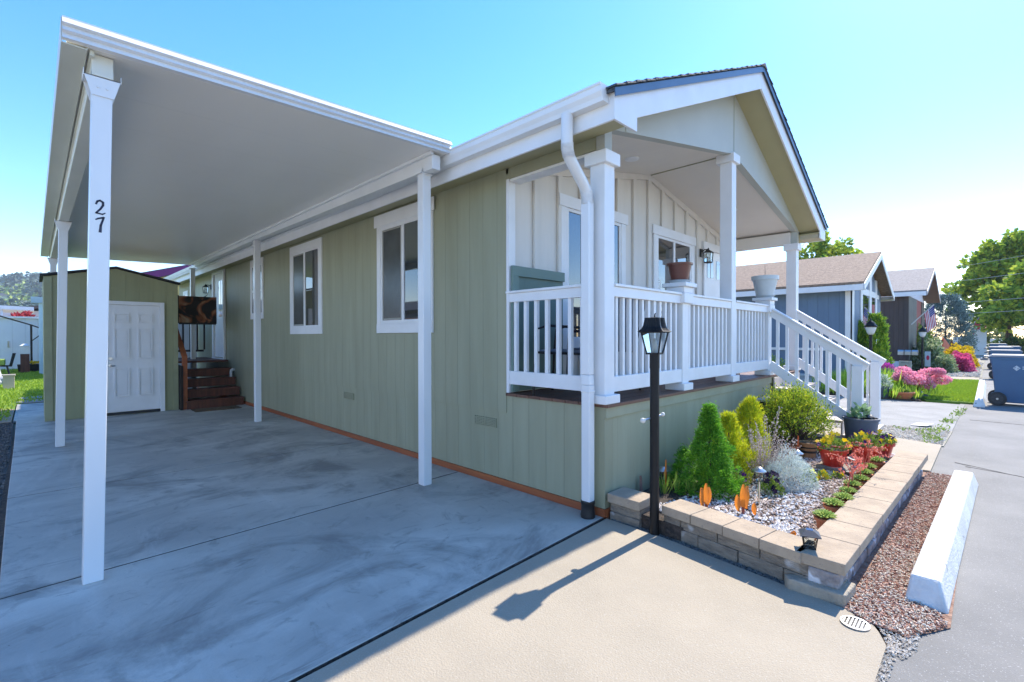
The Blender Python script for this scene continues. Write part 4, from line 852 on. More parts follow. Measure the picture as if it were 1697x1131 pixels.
# big round bush by the stairs
t=thing('boxwood_bush','large glossy yellow green bush with dark inside, beside the porch stairs','bush',(3.05,-.52,.08),local=True)
mb=MB(); pts=[]; tw=MB()
for k in range(150):
    a=random.random()*6.28; el=random.uniform(-.1,1.35); rr=.40*random.uniform(.7,1.12)
    if random.random()<.12: rr*=1.2
    c=Vector((rr*math.cos(a)*math.cos(el)*1.05,rr*math.sin(a)*math.cos(el)*.85,.34+rr*math.sin(el)*.92-.03))
    if c.z<.1: continue
    tw.tube([(0,0,.05),(c.x*.5,c.y*.5,c.z*.55),tuple(c)],[.008,.005,.002],4)
    d=c.normalized()
    for j in range(78):
        f=random.uniform(-.13,.05); p=c+d*f+Vector((random.gauss(0,.036),random.gauss(0,.036),random.gauss(0,.036))); pts.append((*p,d.x+random.gauss(0,.6),d.y+random.gauss(0,.6),d.z+.5+random.gauss(0,.5)))
pts=np.array(pts); mesh('foliage',mb.leaves(pts[:,:3],pts[:,3:],rng.uniform(.018,.032,len(pts)),.013),leafm('boxwood_leaf',(.70,.70,.05),(.05,.13,.015),.3,c3=(.30,.42,.03)),t)
mesh('branches',tw,bark,t)
# canna leaves
def canna(loc,sp,label):
    t=thing('canna_plant',label,'plant',loc,local=True,group='orange leaved plants behind the driveway wall')
    for (dx,dy,h_,w_,tw_,ln) in sp:
        mb=MB(); n=9; 
        for i in range(n+1):
            f=i/n; wd=w_*math.sin(math.pi*min(1,f*.92+.05))**.8*(.5 if f<.02 else 1); z=.04+h_*f*.96; ox=dx+ln*f*f*.5; cs,sn=math.cos(tw_),math.sin(tw_)
            for k in (-1,0,1): mb.v.append((ox+k*wd/2*cs,dy+k*wd/2*sn- (0 if k else .018)*math.cos(tw_),z+(.0 if k else -.004)))
        for i in range(n):
            for k in (0,1): a_=i*3+k; mb.f.append((a_,a_+1,a_+4,a_+3))
        mesh('leaf',mb,mat('orange_bronze_leaf',(.90,.30,.02),(.60,.18,.03),scale=14,rough=.4,trans=.4,stretch=(1,1,.3)),t,smooth=True)
    mesh('stem',MB().tube([(0,0,-.01),(0,0,.06)],.010,7).tube([(.03,.01,-.01),(.035,.01,.07)],.008,7),mat('dark_red_stem',(.20,.04,.03)),t)
canna((.43,-.62,.09),((0,.0,.19,.045,R(-50),-.02),(-.035,.02,.16,.04,R(-20),-.03),(.05,.01,.14,.05,R(-70),.05)),'orange leaved canna nearest the dwarf spruce')
canna((.56,-.84,.09),((0,0,.20,.05,R(-50),0.0),(.05,.0,.17,.06,R(-35),.05),(-.05,.02,.13,.045,R(-55),-.03),(-.04,-.09,.09,.04,R(-45),-.02)),'orange leaved canna in front of the cage solar light')
canna((.67,-.16,.09),((0,0,.17,.02,R(-40),.01),(.015,0,.24,.014,R(-60),.0)),'thin orange brown leaved canna just right of the lamp post')
canna((.27,-1.24,.085),((0,0,.045,.035,R(-40),.02),(.03,.0,.04,.03,R(-80),.03)),'tiny orange red sprout among white stones near the corner lantern')
# iris like tufts
for i,(x,y,h_,lab) in enumerate(((.60,-.19,.19,'yellow green grassy tuft nearest the lamp post'),(.70,-.25,.20,'green grassy tuft between two smaller tufts'),(.74,-.36,.15,'short green grassy tuft beside the dwarf spruce'))):
    n=34; P=np.stack([rng.normal(x,.015,n),rng.normal(y,.012,n),np.full(n,.085)],1); D=np.stack([rng.normal(0,.22,n),rng.normal(0,.22,n),np.ones(n)],1)
    mesh('grassy_tuft',MB().leaves(P,D,rng.uniform(.5,1.05,n)*h_,.008,.1),leafm('tuft_leaf',(.45,.55,.10),(.16,.33,.05)),base=(x,y,.085),label=lab,cat='plant',group='grassy tufts in the flower bed')
# wood stake by skirting
mesh('garden_stake',MB().prism([(.47,-.03,.06),(.505,-.03,.06),(.502,-.03,.18),(.492,-.03,.235),(.476,-.03,.235)],(0,-.012,0)),mat('weathered_stake',(.30,.20,.16),(.18,.10,.08),scale=10),base=(.48,-.03,.08),label='weathered wooden stake against the skirting behind the block stack',cat='stake')
# pansies
yellow=leafm('yellow_petal',(.90,.68,.01),(.80,.48,.01),.3); purple=leafm('purple_petal',(.10,.015,.16),(.03,.006,.05),.2); blackp=leafm('near_black_petal',(.03,.008,.035),(.015,.005,.02),.1); pgreen=leafm('pansy_leaf',(.30,.40,.06),(.10,.20,.04))
ylight=leafm('lime_petal',(.85,.85,.10),(.55,.65,.05),.3)
def blossoms(P,r,m_parent,m,name='flowers',n=5):
    mb=MB()
    for p in P:
        nv=Vector((random.gauss(-.5,.5),random.gauss(-.5,.5),random.uniform(.2,1))).normalized(); a_=nv.orthogonal().normalized(); b_=nv.cross(a_)
        for k in range(n):
            t=6.283*k/n+random.uniform(-.2,.2); d=a_*math.cos(t)+b_*math.sin(t); e=nv.cross(d); p0=Vector(p)
            mb.add([p0,p0+d*r*.55+e*r*.42+nv*r*.12,p0+d*r+e*r*.2+nv*r*.1,p0+d*r-e*r*.2+nv*r*.1,p0+d*r*.55-e*r*.42+nv*r*.12],[(0,1,2,3,4)])
    return mesh(name,mb,m,m_parent)
def mound(n,r,h,z0=0):
    out=[]
    for _ in range(n):
        a=random.random()*6.28; q=random.random()**.6; out.append((r*q*math.cos(a),r*q*math.sin(a),z0+h*(1-q*q*.7)*random.uniform(.75,1.1)))
    return out
def foliage_mound(parent,n,r,h,z0,L,W,m,name='foliage'):
    P=np.array(mound(n,r,h,z0)); P[:,2]-=rng.random(n)*h*.5; D=np.stack([P[:,0]*3+rng.normal(0,.5,n),P[:,1]*3+rng.normal(0,.5,n),np.ones(n)*.6],1); mesh(name,MB().leaves(P,D,L,W),m,parent)
def pansy(loc,r,h,cols,label,nl=260,fr=.02):
    t=thing('pansy_plant',label,'flowers',loc,local=True); foliage_mound(t,nl,r,h,0,.03,.014,pgreen)
    for m_,n_ in cols: blossoms(mound(n_,r,h*1.12,.0),fr,t,m_)
pansy((1.72,-1.0,.09),.06,.14,((ylight,22),),'lime yellow flower clump in front of the silver shrub')
pansy((2.02,-1.04,.09),.06,.07,((yellow,9),),'low yellow flowers right of the lime yellow clump',120)
pansy((2.17,-1.13,.09),.05,.05,((yellow,4),(purple,3)),'few small yellow and purple flowers behind the potted succulents',90)
pansy((1.24,-.84,.09),.09,.15,((blackp,16),),'near black petunias around the cage solar light',320,.024)
pansy((1.16,-.60,.09),.07,.16,((purple,7),(blackp,5)),'dark purple flowers at the foot of the dwarf spruce',220)
# red pots with pansies
def redp(loc,r1,h,label,cols,sa=None,m=redpot,fh=.16):
    t=thing('potted_pansies',label,'potted plant',loc,local=True,group='red pots of pansies'); z=0
    if sa: saucer(r1*1.15,0,sa,t); z=.01
    pot('pot',r1,r1*.68,h,m,t,z=z,lip=.03); soilplug(r1*.9,z+h-.02,t)
    foliage_mound(t,420,r1*1.1,fh*.75,z+h-.01,.035,.014,pgreen)
    for m_,n_ in cols: blossoms(mound(n_,r1*1.15,fh,z+h-.01),.026,t,m_)
grsau=mat('grey_saucer',(.45,.47,.50),(.38,.40,.42),rough=.6)
redp((2.52,-1.02,.12),.125,.17,'red pot of mostly yellow pansies, nearest the silver shrub',((yellow,20),(purple,6)))
redp((2.98,-1.22,.10),.135,.17,'red pot of purple and yellow pansies on a grey saucer, by the wall caps',((purple,13),(yellow,8)),grsau)
redp((3.40,-1.30,.10),.11,.15,'smaller red pot of yellow and purple pansies on a grey saucer, farthest along the wall',((yellow,9),(purple,9)),grsau,fh=.13)
mesh('paving_block',MB().box(2.38,2.66,-1.16,-.90,.08,.122),blockm,base=(2.52,-1.03,.08),bev=.006,label='flat grey block under the nearest red flower pot',cat='block')
# big grey pot with small plant and wire hoop
t=thing('grey_tub_planter','large blue grey tub with small leafy plant and wire hoop below the stairs','potted plant',(3.70,-1.065,.215),local=True)
pot('pot',.175,.150,.25,greypotm,t,lip=.025); soilplug(.155,.235,t)
foliage_mound(t,60,.09,.14,.24,.09,.045,leafm('pale_variegated_leaf',(.42,.55,.30),(.15,.30,.12)))
mesh('wire_hoop',MB().tube([(.10+.055*math.cos(a_),-.06+.0*a_,.37+.14*math.sin(a_)) for a_ in [6.283*k/24 for k in range(25)]],.003,5,cap=False),steel,t)
mesh('dark_stone',MB().blob((-.02,-.08,.26),.055,10,.2,(1.4,1,.6)),blackpl,t)
mesh('support_block',MB().box(3.54,3.86,-1.22,-.92,.07,.214),mat('dark_block',(.10,.08,.07),(.06,.05,.045),scale=8,rough=.9,bump=.01),base=(3.7,-1.07,.07),bev=.008,label='dark block under the large blue grey tub',cat='block')
t=thing('black_nursery_pot','black plastic pot between the red pots','plant pot',(3.20,-1.02,.085),local=True); pot('pot',.10,.075,.17,blackpl,t); soilplug(.09,.15,t)
t=thing('half_barrel_pot','small wooden barrel pot with dark bands under the big bush','plant pot',(2.86,-.72,.085),local=True)
pot('pot',.095,.075,.17,mat('barrel_wood',(.42,.24,.11),(.30,.16,.07),scale=8,stretch=(4,4,.3)),t,lip=.012)
mesh('barrel_band',MB().lathe([(.0845,.06),(.0865,.085),(.0845,.085)],n=28,cap=False).lathe([(.089,.11),(.091,.125),(.089,.125)],n=28,cap=False),blackpl,t); soilplug(.085,.155,t)
t=thing('orange_glazed_pot','orange terracotta shard and pot left of the small barrel','plant pot',(2.72,-.60,.085),local=True); pot('pot',.07,.05,.14,terra,t); mesh('shard',MB().prism([(-.02,-.06,.10),(.04,-.06,.12),(.03,-.06,.24),(.015,-.06,.25)],(0,.01,0)),mat('orange_plastic',(.85,.16,.03)),t)
mesh('stump_table',MB().lathe([(.16,0),(.17,.1),(.155,.42),(.16,.50),(.15,.52)],(3.42,-.20,.08),n=14),mat('dark_stump',(.09,.05,.035),(.05,.03,.02),scale=10,rough=.8,bump=.01),base=(3.42,-.20,.08),label='dark wooden stump behind the big bush against the skirting',cat='stump')
mesh('pale_stone_slab',MB().prism([(3.24,-.36,.601),(3.62,-.38,.601),(3.66,-.05,.601),(3.26,-.04,.601)],(0,0,.03)),mat('pale_slab',(.62,.54,.48),(.52,.45,.40)),base=(3.4,-.2,.6),bev=.005,label='pale flat slab lying on the dark stump',cat='slab')
# succulent pots along the wall
def succ():
    t=thing('potted_succulent','small terracotta pot with green rosette succulent','potted plant',(0,0,0),local=True,group='row of small terracotta pots with succulents')
    pot('pot',.040,.031,.052,terra,t,n=18,lip=.014,rim=.003)
    mb=MB()
    for k in range(54):
        a=k*2.4; q=(k/54)**.6; L_=.045*(1-.35*(1-q)); el=1.3-1.15*q; d=Vector((math.cos(a)*math.cos(el),math.sin(a)*math.cos(el),math.sin(el))); b_=Vector((0,0,.058))+Vector((math.cos(a),math.sin(a),0))*.012*q; s_=d.cross(Vector((0,0,1))).normalized(); u_=s_.cross(d)
        mb.add([b_,b_+d*L_*.6+s_*.008,b_+d*L_,b_+d*L_*.6-s_*.008,b_+d*L_*.5+u_*.007,b_+d*L_*.5-u_*.006],[(0,1,4),(1,2,4),(2,3,4),(3,0,4),(1,0,5),(2,1,5),(3,2,5),(0,3,5)])
    mesh('rosette',mb,leafm('succulent_leaf',(.50,.55,.12),(.26,.40,.07),.15),t); return t
coral=mat('coral_flower',(.98,.42,.30),(.90,.28,.18),scale=30,trans=.3)
def stalks(root,n,h0,h1,r):
    mb=MB(); bl=MB()
    for k in range(n):
        a=random.uniform(-.6,3.9); hh=random.uniform(h0,h1); rr=random.uniform(.3,1)*r; pts=[Vector((0,0,.06))]
        for j in range(1,7):
            f=j/6; pts.append(Vector((rr*f*f*math.cos(a),rr*f*f*math.sin(a),.06+hh*math.sin(f*1.9)/.946*.95)))
        mb.tube(pts,.0018,4)
        for j in range(9):
            f=random.uniform(.5,1); i=int(f*5.99); p=pts[i].lerp(pts[i+1],f*6-i); bl.blob(p+Vector((random.gauss(0,.008),random.gauss(0,.008),random.gauss(0,.006))),.0042,5,.2,(1,1,1.5))
    mesh('flower_stalks',mb,mat('red_stalk',(.55,.12,.08)),root); mesh('coral_flowers',bl,coral,root)
s0=succ(); sx=[.62,.93,1.16,1.38,1.60,1.83,2.08,2.36,2.66]
labs=['first potted succulent of the row, nearest the corner lantern','second potted succulent of the row from the corner lantern','third potted succulent of the row from the corner lantern','fourth potted succulent of the row, at the start of the coral flowers','middle potted succulent of the row, under coral flower stalks','sixth potted succulent of the row, under coral flower stalks','seventh potted succulent of the row, under dense coral flowers','eighth potted succulent of the row, second from the red pots end','last potted succulent of the row, nearest the red pansy pots']
ss=[]
for i,x in enumerate(sx):
    loc=(x,-1.345+.012*math.sin(i*2.1),.118)
    if i==0: s0.location=loc; s0['label']=labs[0]; s0.scale=(1.45,)*3; ss.append(s0)
    else: ss.append(dup(s0,loc,rz=i*1.3,label=labs[i],scale=1.3+.2*random.random()))
for i in (3,4,5,6,7): stalks(ss[i],5,.10,.17,.17)
# solar lights
def solar(loc,label,h=.27):
    t=thing('solar_light',label,'garden light',loc,local=True,group='solar stake lights in the flower bed')
    mesh('light_cap',MB().lathe([(.055,h-.02),(.050,h-.012),(.030,h+.0),(.022,h+.012),(.001,h+.014)],n=20),steel,t,smooth=True)
    mb=MB()
    for k in range(4): a=k*1.571+.4; mb.tube([(.032*math.cos(a),.032*math.sin(a),h-.095),(.034*math.cos(a),.034*math.sin(a),h-.018)],.0022,5)
    for z in (h-.095,h-.06): mb.tube([(.033*math.cos(x),.033*math.sin(x),z) for x in [6.283*k/16 for k in range(17)]],.0022,5,cap=False)
    mesh('light_cage',mb,black,t); mesh('light_glass',MB().lathe([(.024,h-.092),(.028,h-.02)],n=16),lampglass,t)
    mesh('stake',MB().tube([(0,0,-.02),(0,0,h-.095)],.0075,8),steel,t)
solar((.94,-.83,.09),'silver capped solar stake light right of the orange canna'); solar((1.89,-.86,.09),'silver capped solar stake light behind the lime yellow flowers',.25); solar((.75,-.10,.09),'silver capped solar light half hidden behind the lamp post',.17)
t=thing('square_solar_lantern','small square black solar lantern sitting on the planter wall corner','garden light',(-.005,-1.40,.203),R(20),local=True)
mesh('lantern_top',MB().frustum((0,0,.075),.006,.052,.052,.052,.052).frustum((0,0,.081),.022,.050,.050,.020,.020),mat('dark_solar_cap',(.04,.05,.07)),t)
mesh('solar_cell',MB().box(-.017,.017,-.017,.017,.103,.105),mat('solar_cell',(.02,.03,.08),rough=.1),t)
mb=MB()
for a_,b_ in ((-1,-1),(1,-1),(1,1),(-1,1)): mb.bar((a_*.026,b_*.026,0.0),(a_*.036,b_*.036,.075),.004,.004)
for (p,q) in (((-.026,-.026),(.036,-.036)),((.026,-.026),(-.036,-.036)),((-.026,.026),(-.036,-.036)),((-.026,-.026),(-.036,.036))): mb.bar((p[0],p[1],.002),(q[0],q[1],.074),.002,.002)
mb.frustum((0,0,0),.004,.030,.030,.030,.030); mesh('lantern_cage',mb,black,t)
mesh('lantern_glass',MB().frustum((0,0,.004),.07,.023,.023,.031,.031),lampglass,t)
mesh('solar_spotlight',MB().frustum((2.34,-1.18,.10),.03,.035,.03,.035,.03,.5),blackpl,base=(2.34,-1.18,.09),bev=.004,label='small dark solar spotlight lying between the first red pot and the succulents',cat='garden light')
mesh('paper_scrap',MB().prism([(6.65,-1.25,.004),(6.95,-1.30,.004),(6.9,-1.52,.03),(6.62,-1.45,.02)],(0,0,.006)),mat('white_paper',(.82,.78,.75)),base=(6.8,-1.4,0),label='white scrap of paper with a red edge lying on the neighbouring driveway',cat='paper')
# ================================================================= TREES helper
def tree_mesh(t,h,cr,ch,nclump,nleaf,L,W,m,trunkr=.12,lobes=None,seed=1,trunkh=None):
    random.seed(seed); trunkh=trunkh or h*.35
    tr=MB().tube([(0,0,-.05),(.05,0,trunkh*.5),(0,.04,trunkh),(.03,.0,h*.75)],[trunkr,trunkr*.85,trunkr*.7,trunkr*.2],9)
    pts=[]; 
    for k in range(nclump):
        a=random.random()*6.28; u=random.uniform(-1,1); q=random.uniform(.45,1.05)
        rr=math.sqrt(max(0,1-u*u)); c=Vector((cr*q*rr*math.cos(a),cr*q*rr*math.sin(a),h-ch/2+ch/2*q*u))
        if lobes:
            lb_=random.choice(lobes); c=Vector((lb_[0]+c.x*lb_[3],lb_[1]+c.y*lb_[3],lb_[2]+(c.z-(h-ch/2))*lb_[3]))
        if k%3==0: tr.tube([(0,0,min(trunkh,max(.3,c.z*.55))),(c.x*.45,c.y*.45,c.z*.8),tuple(c)],[trunkr*.35,trunkr*.2,.01],5)
        s_=random.uniform(.5,1.1)*cr*.22
        for j in range(nleaf):
            v=Vector((random.gauss(0,1),random.gauss(0,1),random.gauss(0,.7))); v.normalize(); p=c+v*s_*random.random()**.4
            pts.append((*p,v.x+random.gauss(0,.5),v.y+random.gauss(0,.5),v.z+random.gauss(0,.4)))
    pts=np.array(pts); mesh('crown',MB().leaves(pts[:,:3],pts[:,3:],rng.uniform(.6,1.2,len(pts))*L,W),m,t); mesh('trunk',tr,bark,t)
maple=leafm('maple_leaf',(.60,.64,.07),(.08,.18,.025),.4,c3=(.34,.46,.05))
t=thing('maple_tree','tall spreading green maple with yellowish leaf clusters beyond the end of the street','tree',(50,-3.2,0),local=True)
tree_mesh(t,8.3,2.6,7.2,150,85,.42,.30,maple,.22,seed=3,lobes=[(0,0,5.0,.72),(-.5,1.0,6.6,.5),(.2,-.2,8.0,.30),(0,1.9,4.3,.55),(0,-2,4.6,.6)])
t=thing('maple_tree','broad green maple at the right edge of the view over the road end','tree',(45,-5.4,0),local=True)
tree_mesh(t,6.6,3.2,5.8,130,85,.42,.30,maple,.22,seed=5,lobes=[(0,0,4.0,.8),(0,1.9,3.6,.6),(0,-1.5,3.6,.6),(0,.6,5.4,.4)])
t=thing('roof_top_tree','yellow green leafy tree showing above the brown shingle roof','tree',(36,5.9,0),local=True)
tree_mesh(t,8.5,2.0,5,60,80,.35,.22,maple,.16,seed=9)
t=thing('porch_gap_tree','green tree glimpsed behind the porch column above the brown roof','tree',(24,15,0),local=True)
tree_mesh(t,7.0,2.2,5,60,80,.35,.22,maple,.16,seed=10)
blues=leafm('blue_spruce_needle',(.26,.38,.36),(.05,.09,.09),.1)
t=thing('blue_spruce','dense round blue green spruce beside the red timber stairs','tree',(33.9,-.35,0),local=True); t.scale=(.62,.62,1.06)
pts=[];random.seed(4)
for k in range(420):
    a=random.random()*6.28; z=random.random()**.8; rr=1.75*math.sqrt(max(.02,1-(z*1.02-.25)**2/.62))*random.uniform(.75,1.08); c=Vector((rr*math.cos(a),rr*math.sin(a),.25+z*3.25))
    d=Vector((math.cos(a),math.sin(a),.1))
    for j in range(46):
        f=random.uniform(-.35,.28); p=c+d*f+Vector((random.gauss(0,.10),random.gauss(0,.10),random.gauss(0,.07))); pts.append((*p,d.x+random.gauss(0,.5),d.y+random.gauss(0,.5),.25+random.gauss(0,.4)))
pts=np.array(pts); mesh('crown',MB().leaves(pts[:,:3],pts[:,3:],.16,.05),blues,t); mesh('trunk',MB().tube([(0,0,0),(0,0,2.8)],[.12,.03],8),bark,t)
# thuja
thm=leafm('thuja_leaf',(.46,.60,.05),(.08,.24,.03),.3)
shrub('thuja_column','upright double tipped bright green thuja in front of the blue house','shrub',(13.3,.10,.03),1.95,.30,9000,.12,.03,thm,pow_=.42,droop=-.6,extra=((.30,-.22,1.7,.26,6000),))
# ================================================================= NEIGHBOUR HOUSE (blue)
nb=thing('blue_neighbour_home','slate blue home with brown shingle roof and white trim next door','house',(12.2,.48,0))
hx0,hx1,hy,hl=12.2,17.0,.48,20.0; za=2.83; xm=14.6
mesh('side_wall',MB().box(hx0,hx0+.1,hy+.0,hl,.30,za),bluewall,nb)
mesh('skirting',MB().box(hx0+.02,hx0+.1,hy,hl,0,.30),whitewall,nb)
mesh('front_wall',MB().prism([(hx0+.1,hy,.0),(hx1,hy,.0),(hx1,hy,za),(xm,hy,3.72),(hx0+.1,hy,za)],(0,.1,0)),bluewallx,nb)
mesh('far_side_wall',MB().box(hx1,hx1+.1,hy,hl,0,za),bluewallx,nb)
mesh('corner_board',MB().box(hx0-.03,hx0+.30,hy-.03,hy-.001,.2,za).box(hx0-.03,hx0-.001,hy-.03,hy+.12,.2,za),white,nb)
mb=MB()
mb.box(13.45,13.72,hy-.03,hy-.001,.2,3.35); mb.box(14.8,15.15,hy-.035,hy-.001,.2,3.64); mb.box(15.9,16.2,hy-.03,hy-.001,.2,3.2); mb.box(13.72,14.8,hy-.028,hy-.001,2.62,2.80); mb.box(15.15,15.9,hy-.028,hy-.001,2.62,2.80); mb.box(16.2,16.6,hy-.028,hy-.001,2.62,2.75)
mesh('front_trim',mb,white,nb)
for a_,b_ in ((13.78,14.74),(15.22,15.84)): mesh('front_window',MB().box(a_,b_,hy-.02,hy-.001,1.2,2.60),pane,nb)
mesh('curtain',MB().box(15.3,15.75,hy-.026,hy-.0205,2.1,2.4),mat('red_curtain',(.35,.03,.04)),nb)
rt=lambda x:3.86-.40*abs(x-xm)
mb=MB()
for xa_ in (hx0-.35,hx1+.35): mb.prism([(xa_,.15,rt(xa_)),(xm,.15,rt(xm)),(xm,.15,rt(xm)+.06),(xa_,.15,rt(xa_)+.06)],(0,hl-.1,0))
mesh('roof',mb,brshing,nb)
mb=MB()
for xa_,s_ in ((hx0-.33,1),(hx1+.33,-1)): mb.prism([(xa_,.13,rt(xa_)-.17),(xm,.13,rt(xm)-.17),(xm,.13,rt(xm)-.003),(xa_,.13,rt(xa_)-.003)],(0,.02,0))
mesh('rake_fascia',mb,white,nb)
mb=MB().box(hx0-.36,hx0-.33,.16,hl,rt(hx0-.35)-.16,rt(hx0-.35)-.01).box(hx1+.33,hx1+.36,.16,hl,rt(hx0-.35)-.16,rt(hx0-.35)-.01); mesh('eave_fascia',mb,white,nb)
mesh('soffit',MB().box(hx0-.33,hx0-.001,.16,hl,rt(hx0-.35)-.14,rt(hx0-.35)-.12).box(hx1+.11,hx1+.33,.16,hl,rt(hx0-.35)-.14,rt(hx0-.35)-.12),soffit,nb)
mesh('roof_vent',MB().lathe([(.05,0),(.05,.28),(.07,.28),(.07,.33)],(13.6,4.6,rt(13.6)+.03),10),blackpl,nb)
# small deck frame at its side wall (white rail seen through the stairs)
mesh('side_railing',MB().box(12.15,12.19,.9,4.2,1.02,1.09).box(12.15,12.19,.9,4.2,.3,.36),white,nb)
# ================================================================= BROWN NEIGHBOUR
bh=thing('brown_neighbour_home','weathered brown home with grey shingle roof and white skirting beyond the blue house','house',(21,.1,0))
bx0,bx1,by,bl_=21.0,27.3,.10,22.0; bm=24.2
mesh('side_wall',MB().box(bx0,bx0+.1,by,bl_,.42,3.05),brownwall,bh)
mesh('skirting',MB().box(bx0-.02,bx0+.1,by-.02,bl_,0,.42).box(bx0+.1,bx1,by-.02,by+.05,0,.42),mat('pale_blue_skirting',(.66,.70,.76),(.6,.64,.7)),bh)
mesh('front_wall',MB().box(bx0+.1,23.9,by,by+.1,.42,3.0),brownwallx,bh)
mesh('red_door',MB().box(23.9,26.0,by+.02,by+.1,.42,3.0),mat('brick_red_paint',(.33,.05,.03),(.26,.04,.025)),bh)
mesh('dark_corner',MB().box(26.0,bx1,by,by+.1,.42,3.0),brownwall,bh)
mesh('white_gable',MB().prism([(bx0,by-.01,2.98),(bx1,by-.01,2.98),(bx1,by-.01,2.9),(bm,by-.01,3.95)],(0,.08,0)),mat('pale_gable',(.66,.68,.74)),bh)
rb=lambda x:4.30-.34*abs(x-bm)
mb=MB()
for xa_ in (20.7,27.7): mb.prism([(xa_,-.45,rb(xa_)-.0),(bm,-.45,rb(bm)),(bm,-.45,rb(bm)+.06),(xa_,-.45,rb(xa_)+.06)],(0,22,0))
mesh('roof',mb,grshing,bh)
mb=MB()
for xa_ in (20.72,27.68): mb.prism([(xa_,-.47,rb(xa_)-.15),(bm,-.47,rb(bm)-.15),(bm,-.47,rb(bm)-.003),(xa_,-.47,rb(xa_)-.003)],(0,.02,0))
mesh('rake_fascia',mb,mat('taupe_fascia',(.50,.48,.47)),bh)
mesh('eave_fascia',MB().box(20.66,20.70,-.44,21.5,rb(20.7)-.16,rb(20.7)-.0),white,bh)
mesh('gable_soffit',MB().prism([(20.72,-.44,rb(20.7)-.11),(bm,-.44,rb(bm)-.11),(bm,-.44,rb(bm)-.09),(20.72,-.44,rb(20.7)-.09)],(0,.5,0)).prism([(27.68,-.44,rb(27.7)-.11),(bm,-.44,rb(bm)-.11),(bm,-.44,rb(bm)-.09),(27.68,-.44,rb(27.7)-.09)],(0,.5,0)),mat('brown_soffit',(.16,.12,.10)),bh)
mb=MB()
t=thing('red_timber_stairs','orange red timber stair side with dark railing in front of the blue spruce','stairs',(28.6,-.35,0))
mesh('stair_side',MB().prism([(28.2,-.55,1.35),(28.2,-.55,.55),(33.5,-.95,.0),(33.5,-.95,.25)],(0,.05,0)),mat('orange_red_boards',(.55,.10,.03),(.42,.07,.02)),t)
mb=MB()
for k in range(7): x=30.2+k*.5; mb.box(x,x+.06,-.78-.02*k,-.72-.02*k,.2,1.15-.08*k)
mb.bar((30.2,-.75,1.15),(33.4,-.87,.65),.06,.05); mesh('stair_railing',mb,brownw,t)
# far grey house beyond trees
fh=thing('distant_grey_home','grey roofed house peeking out behind the blue spruce','house',(44,6,0))
mesh('wall',MB().box(42,50,4,12,0,3.4),mat('tan_far_wall',(.42,.40,.35)),fh); mesh('roof',MB().prism([(41.6,3.6,3.4),(50.4,3.6,3.4),(46,3.6,4.9)],(0,9,0)),grshing,fh)
# ================================================================= STREET LAMPS OF NEIGHBOURS
def nlamp(loc,label,h=1.45):
    t=thing('garden_lamp_post',label,'lamp post',loc,local=True,group='globe lantern posts in the neighbouring gardens')
    mesh('pole',MB().tube([(0,0,0),(0,0,h)],.035,10).lathe([(.07,0),(.06,.1),(.035,.16)],n=12),black,t)
    mesh('lantern_globe',MB().lathe([(.05,h),(.085,h+.06),(.115,h+.16),(.118,h+.2)],n=16),frost,t,smooth=True)
    mesh('lantern_roof',MB().lathe([(.155,h+.20),(.12,h+.24),(.09,h+.30),(.04,h+.35),(.015,h+.37),(.02,h+.40),(.001,h+.43)],n=16),black,t,smooth=True)
nlamp((12.0,.02,.03),'black post lantern at the corner of the blue house',1.42); nlamp((20.5,-.35,.03),'black post lantern in front of the brown house',1.34)
# mailbox cluster
t=thing('mailbox_post','cluster of metal mailboxes on one post in front of the brown house','mailbox',(19.6,.0,0),local=True)
mesh('post',MB().box(-.05,.05,-.05,.05,0,.72),blackpl,t)
for i in range(3): mesh('mailbox',MB().prism([(-.13+0*i,-.30+i*.2,.72),(.13,-.30+i*.2,.72),(.13,-.30+i*.2,.85),(.08,-.30+i*.2,.90),(-.08,-.30+i*.2,.90),(-.13,-.30+i*.2,.85)],(0,.17,0)),steel,t)
# flower sign + small garden flag
t=thing('yard_sign','square yard sign with red orange flower and small text beside the pink tree','sign',(14.6,-.42,.02),R(-38),local=True)
mesh('sign_board',MB().box(-.012,.0,-.19,.19,.30,.68),mat('cream_sign',(.80,.74,.66)),t); mesh('sign_stake',MB().box(-.01,-.002,-.15,-.13,0,.3).box(-.01,-.002,.13,.15,0,.3),steel,t)
mesh('sign_flower',MB().prism([(-.014,.07*math.cos(a_)*(1+.15*math.sin(5*a_))-.03,.48+.08*math.sin(a_)*(1+.15*math.sin(5*a_))) for a_ in [6.283*k/20 for k in range(20)]],(.0015,0,0)),mat('red_orange_print',(.80,.10,.02)),t)
mesh('sign_flower',MB().prism([(-.014,.03*math.cos(a_)+.10,.42+.035*math.sin(a_)) for a_ in [6.283*k/12 for k in range(12)]],(.0015,0,0)),mat('orange_print',(.85,.28,.04)),t)
mb=MB()
for k in range(9): mb.box(-.0135,-.012,-.12+k*.027,-.12+k*.027+.018,.615,.635)
mesh('sign_text',mb,mat('grey_print',(.35,.30,.28)),t)
t=thing('garden_flag','small narrow garden flag with a red flower print by the far post lantern','flag',(19.9,-.55,.02),R(-40),local=True)
mesh('flag_pole',MB().tube([(0,-.12,0),(0,-.12,.85),(0,.12,.85)],.008,6),black,t); mesh('flag_cloth',MB().box(-.003,.003,-.10,.12,.28,.83),mat('pale_flag',(.62,.70,.70)),t); mesh('flag_flower',MB().lathe([(.07,0),(.001,.002)],(0,0,0),10).add([],[]) if False else MB().prism([(-.0045,.06*math.cos(a_),.60+.09*math.sin(a_)) for a_ in [6.283*k/12 for k in range(12)]],(.0012,0,0)),mat('red_print',(.7,.03,.08)),t)
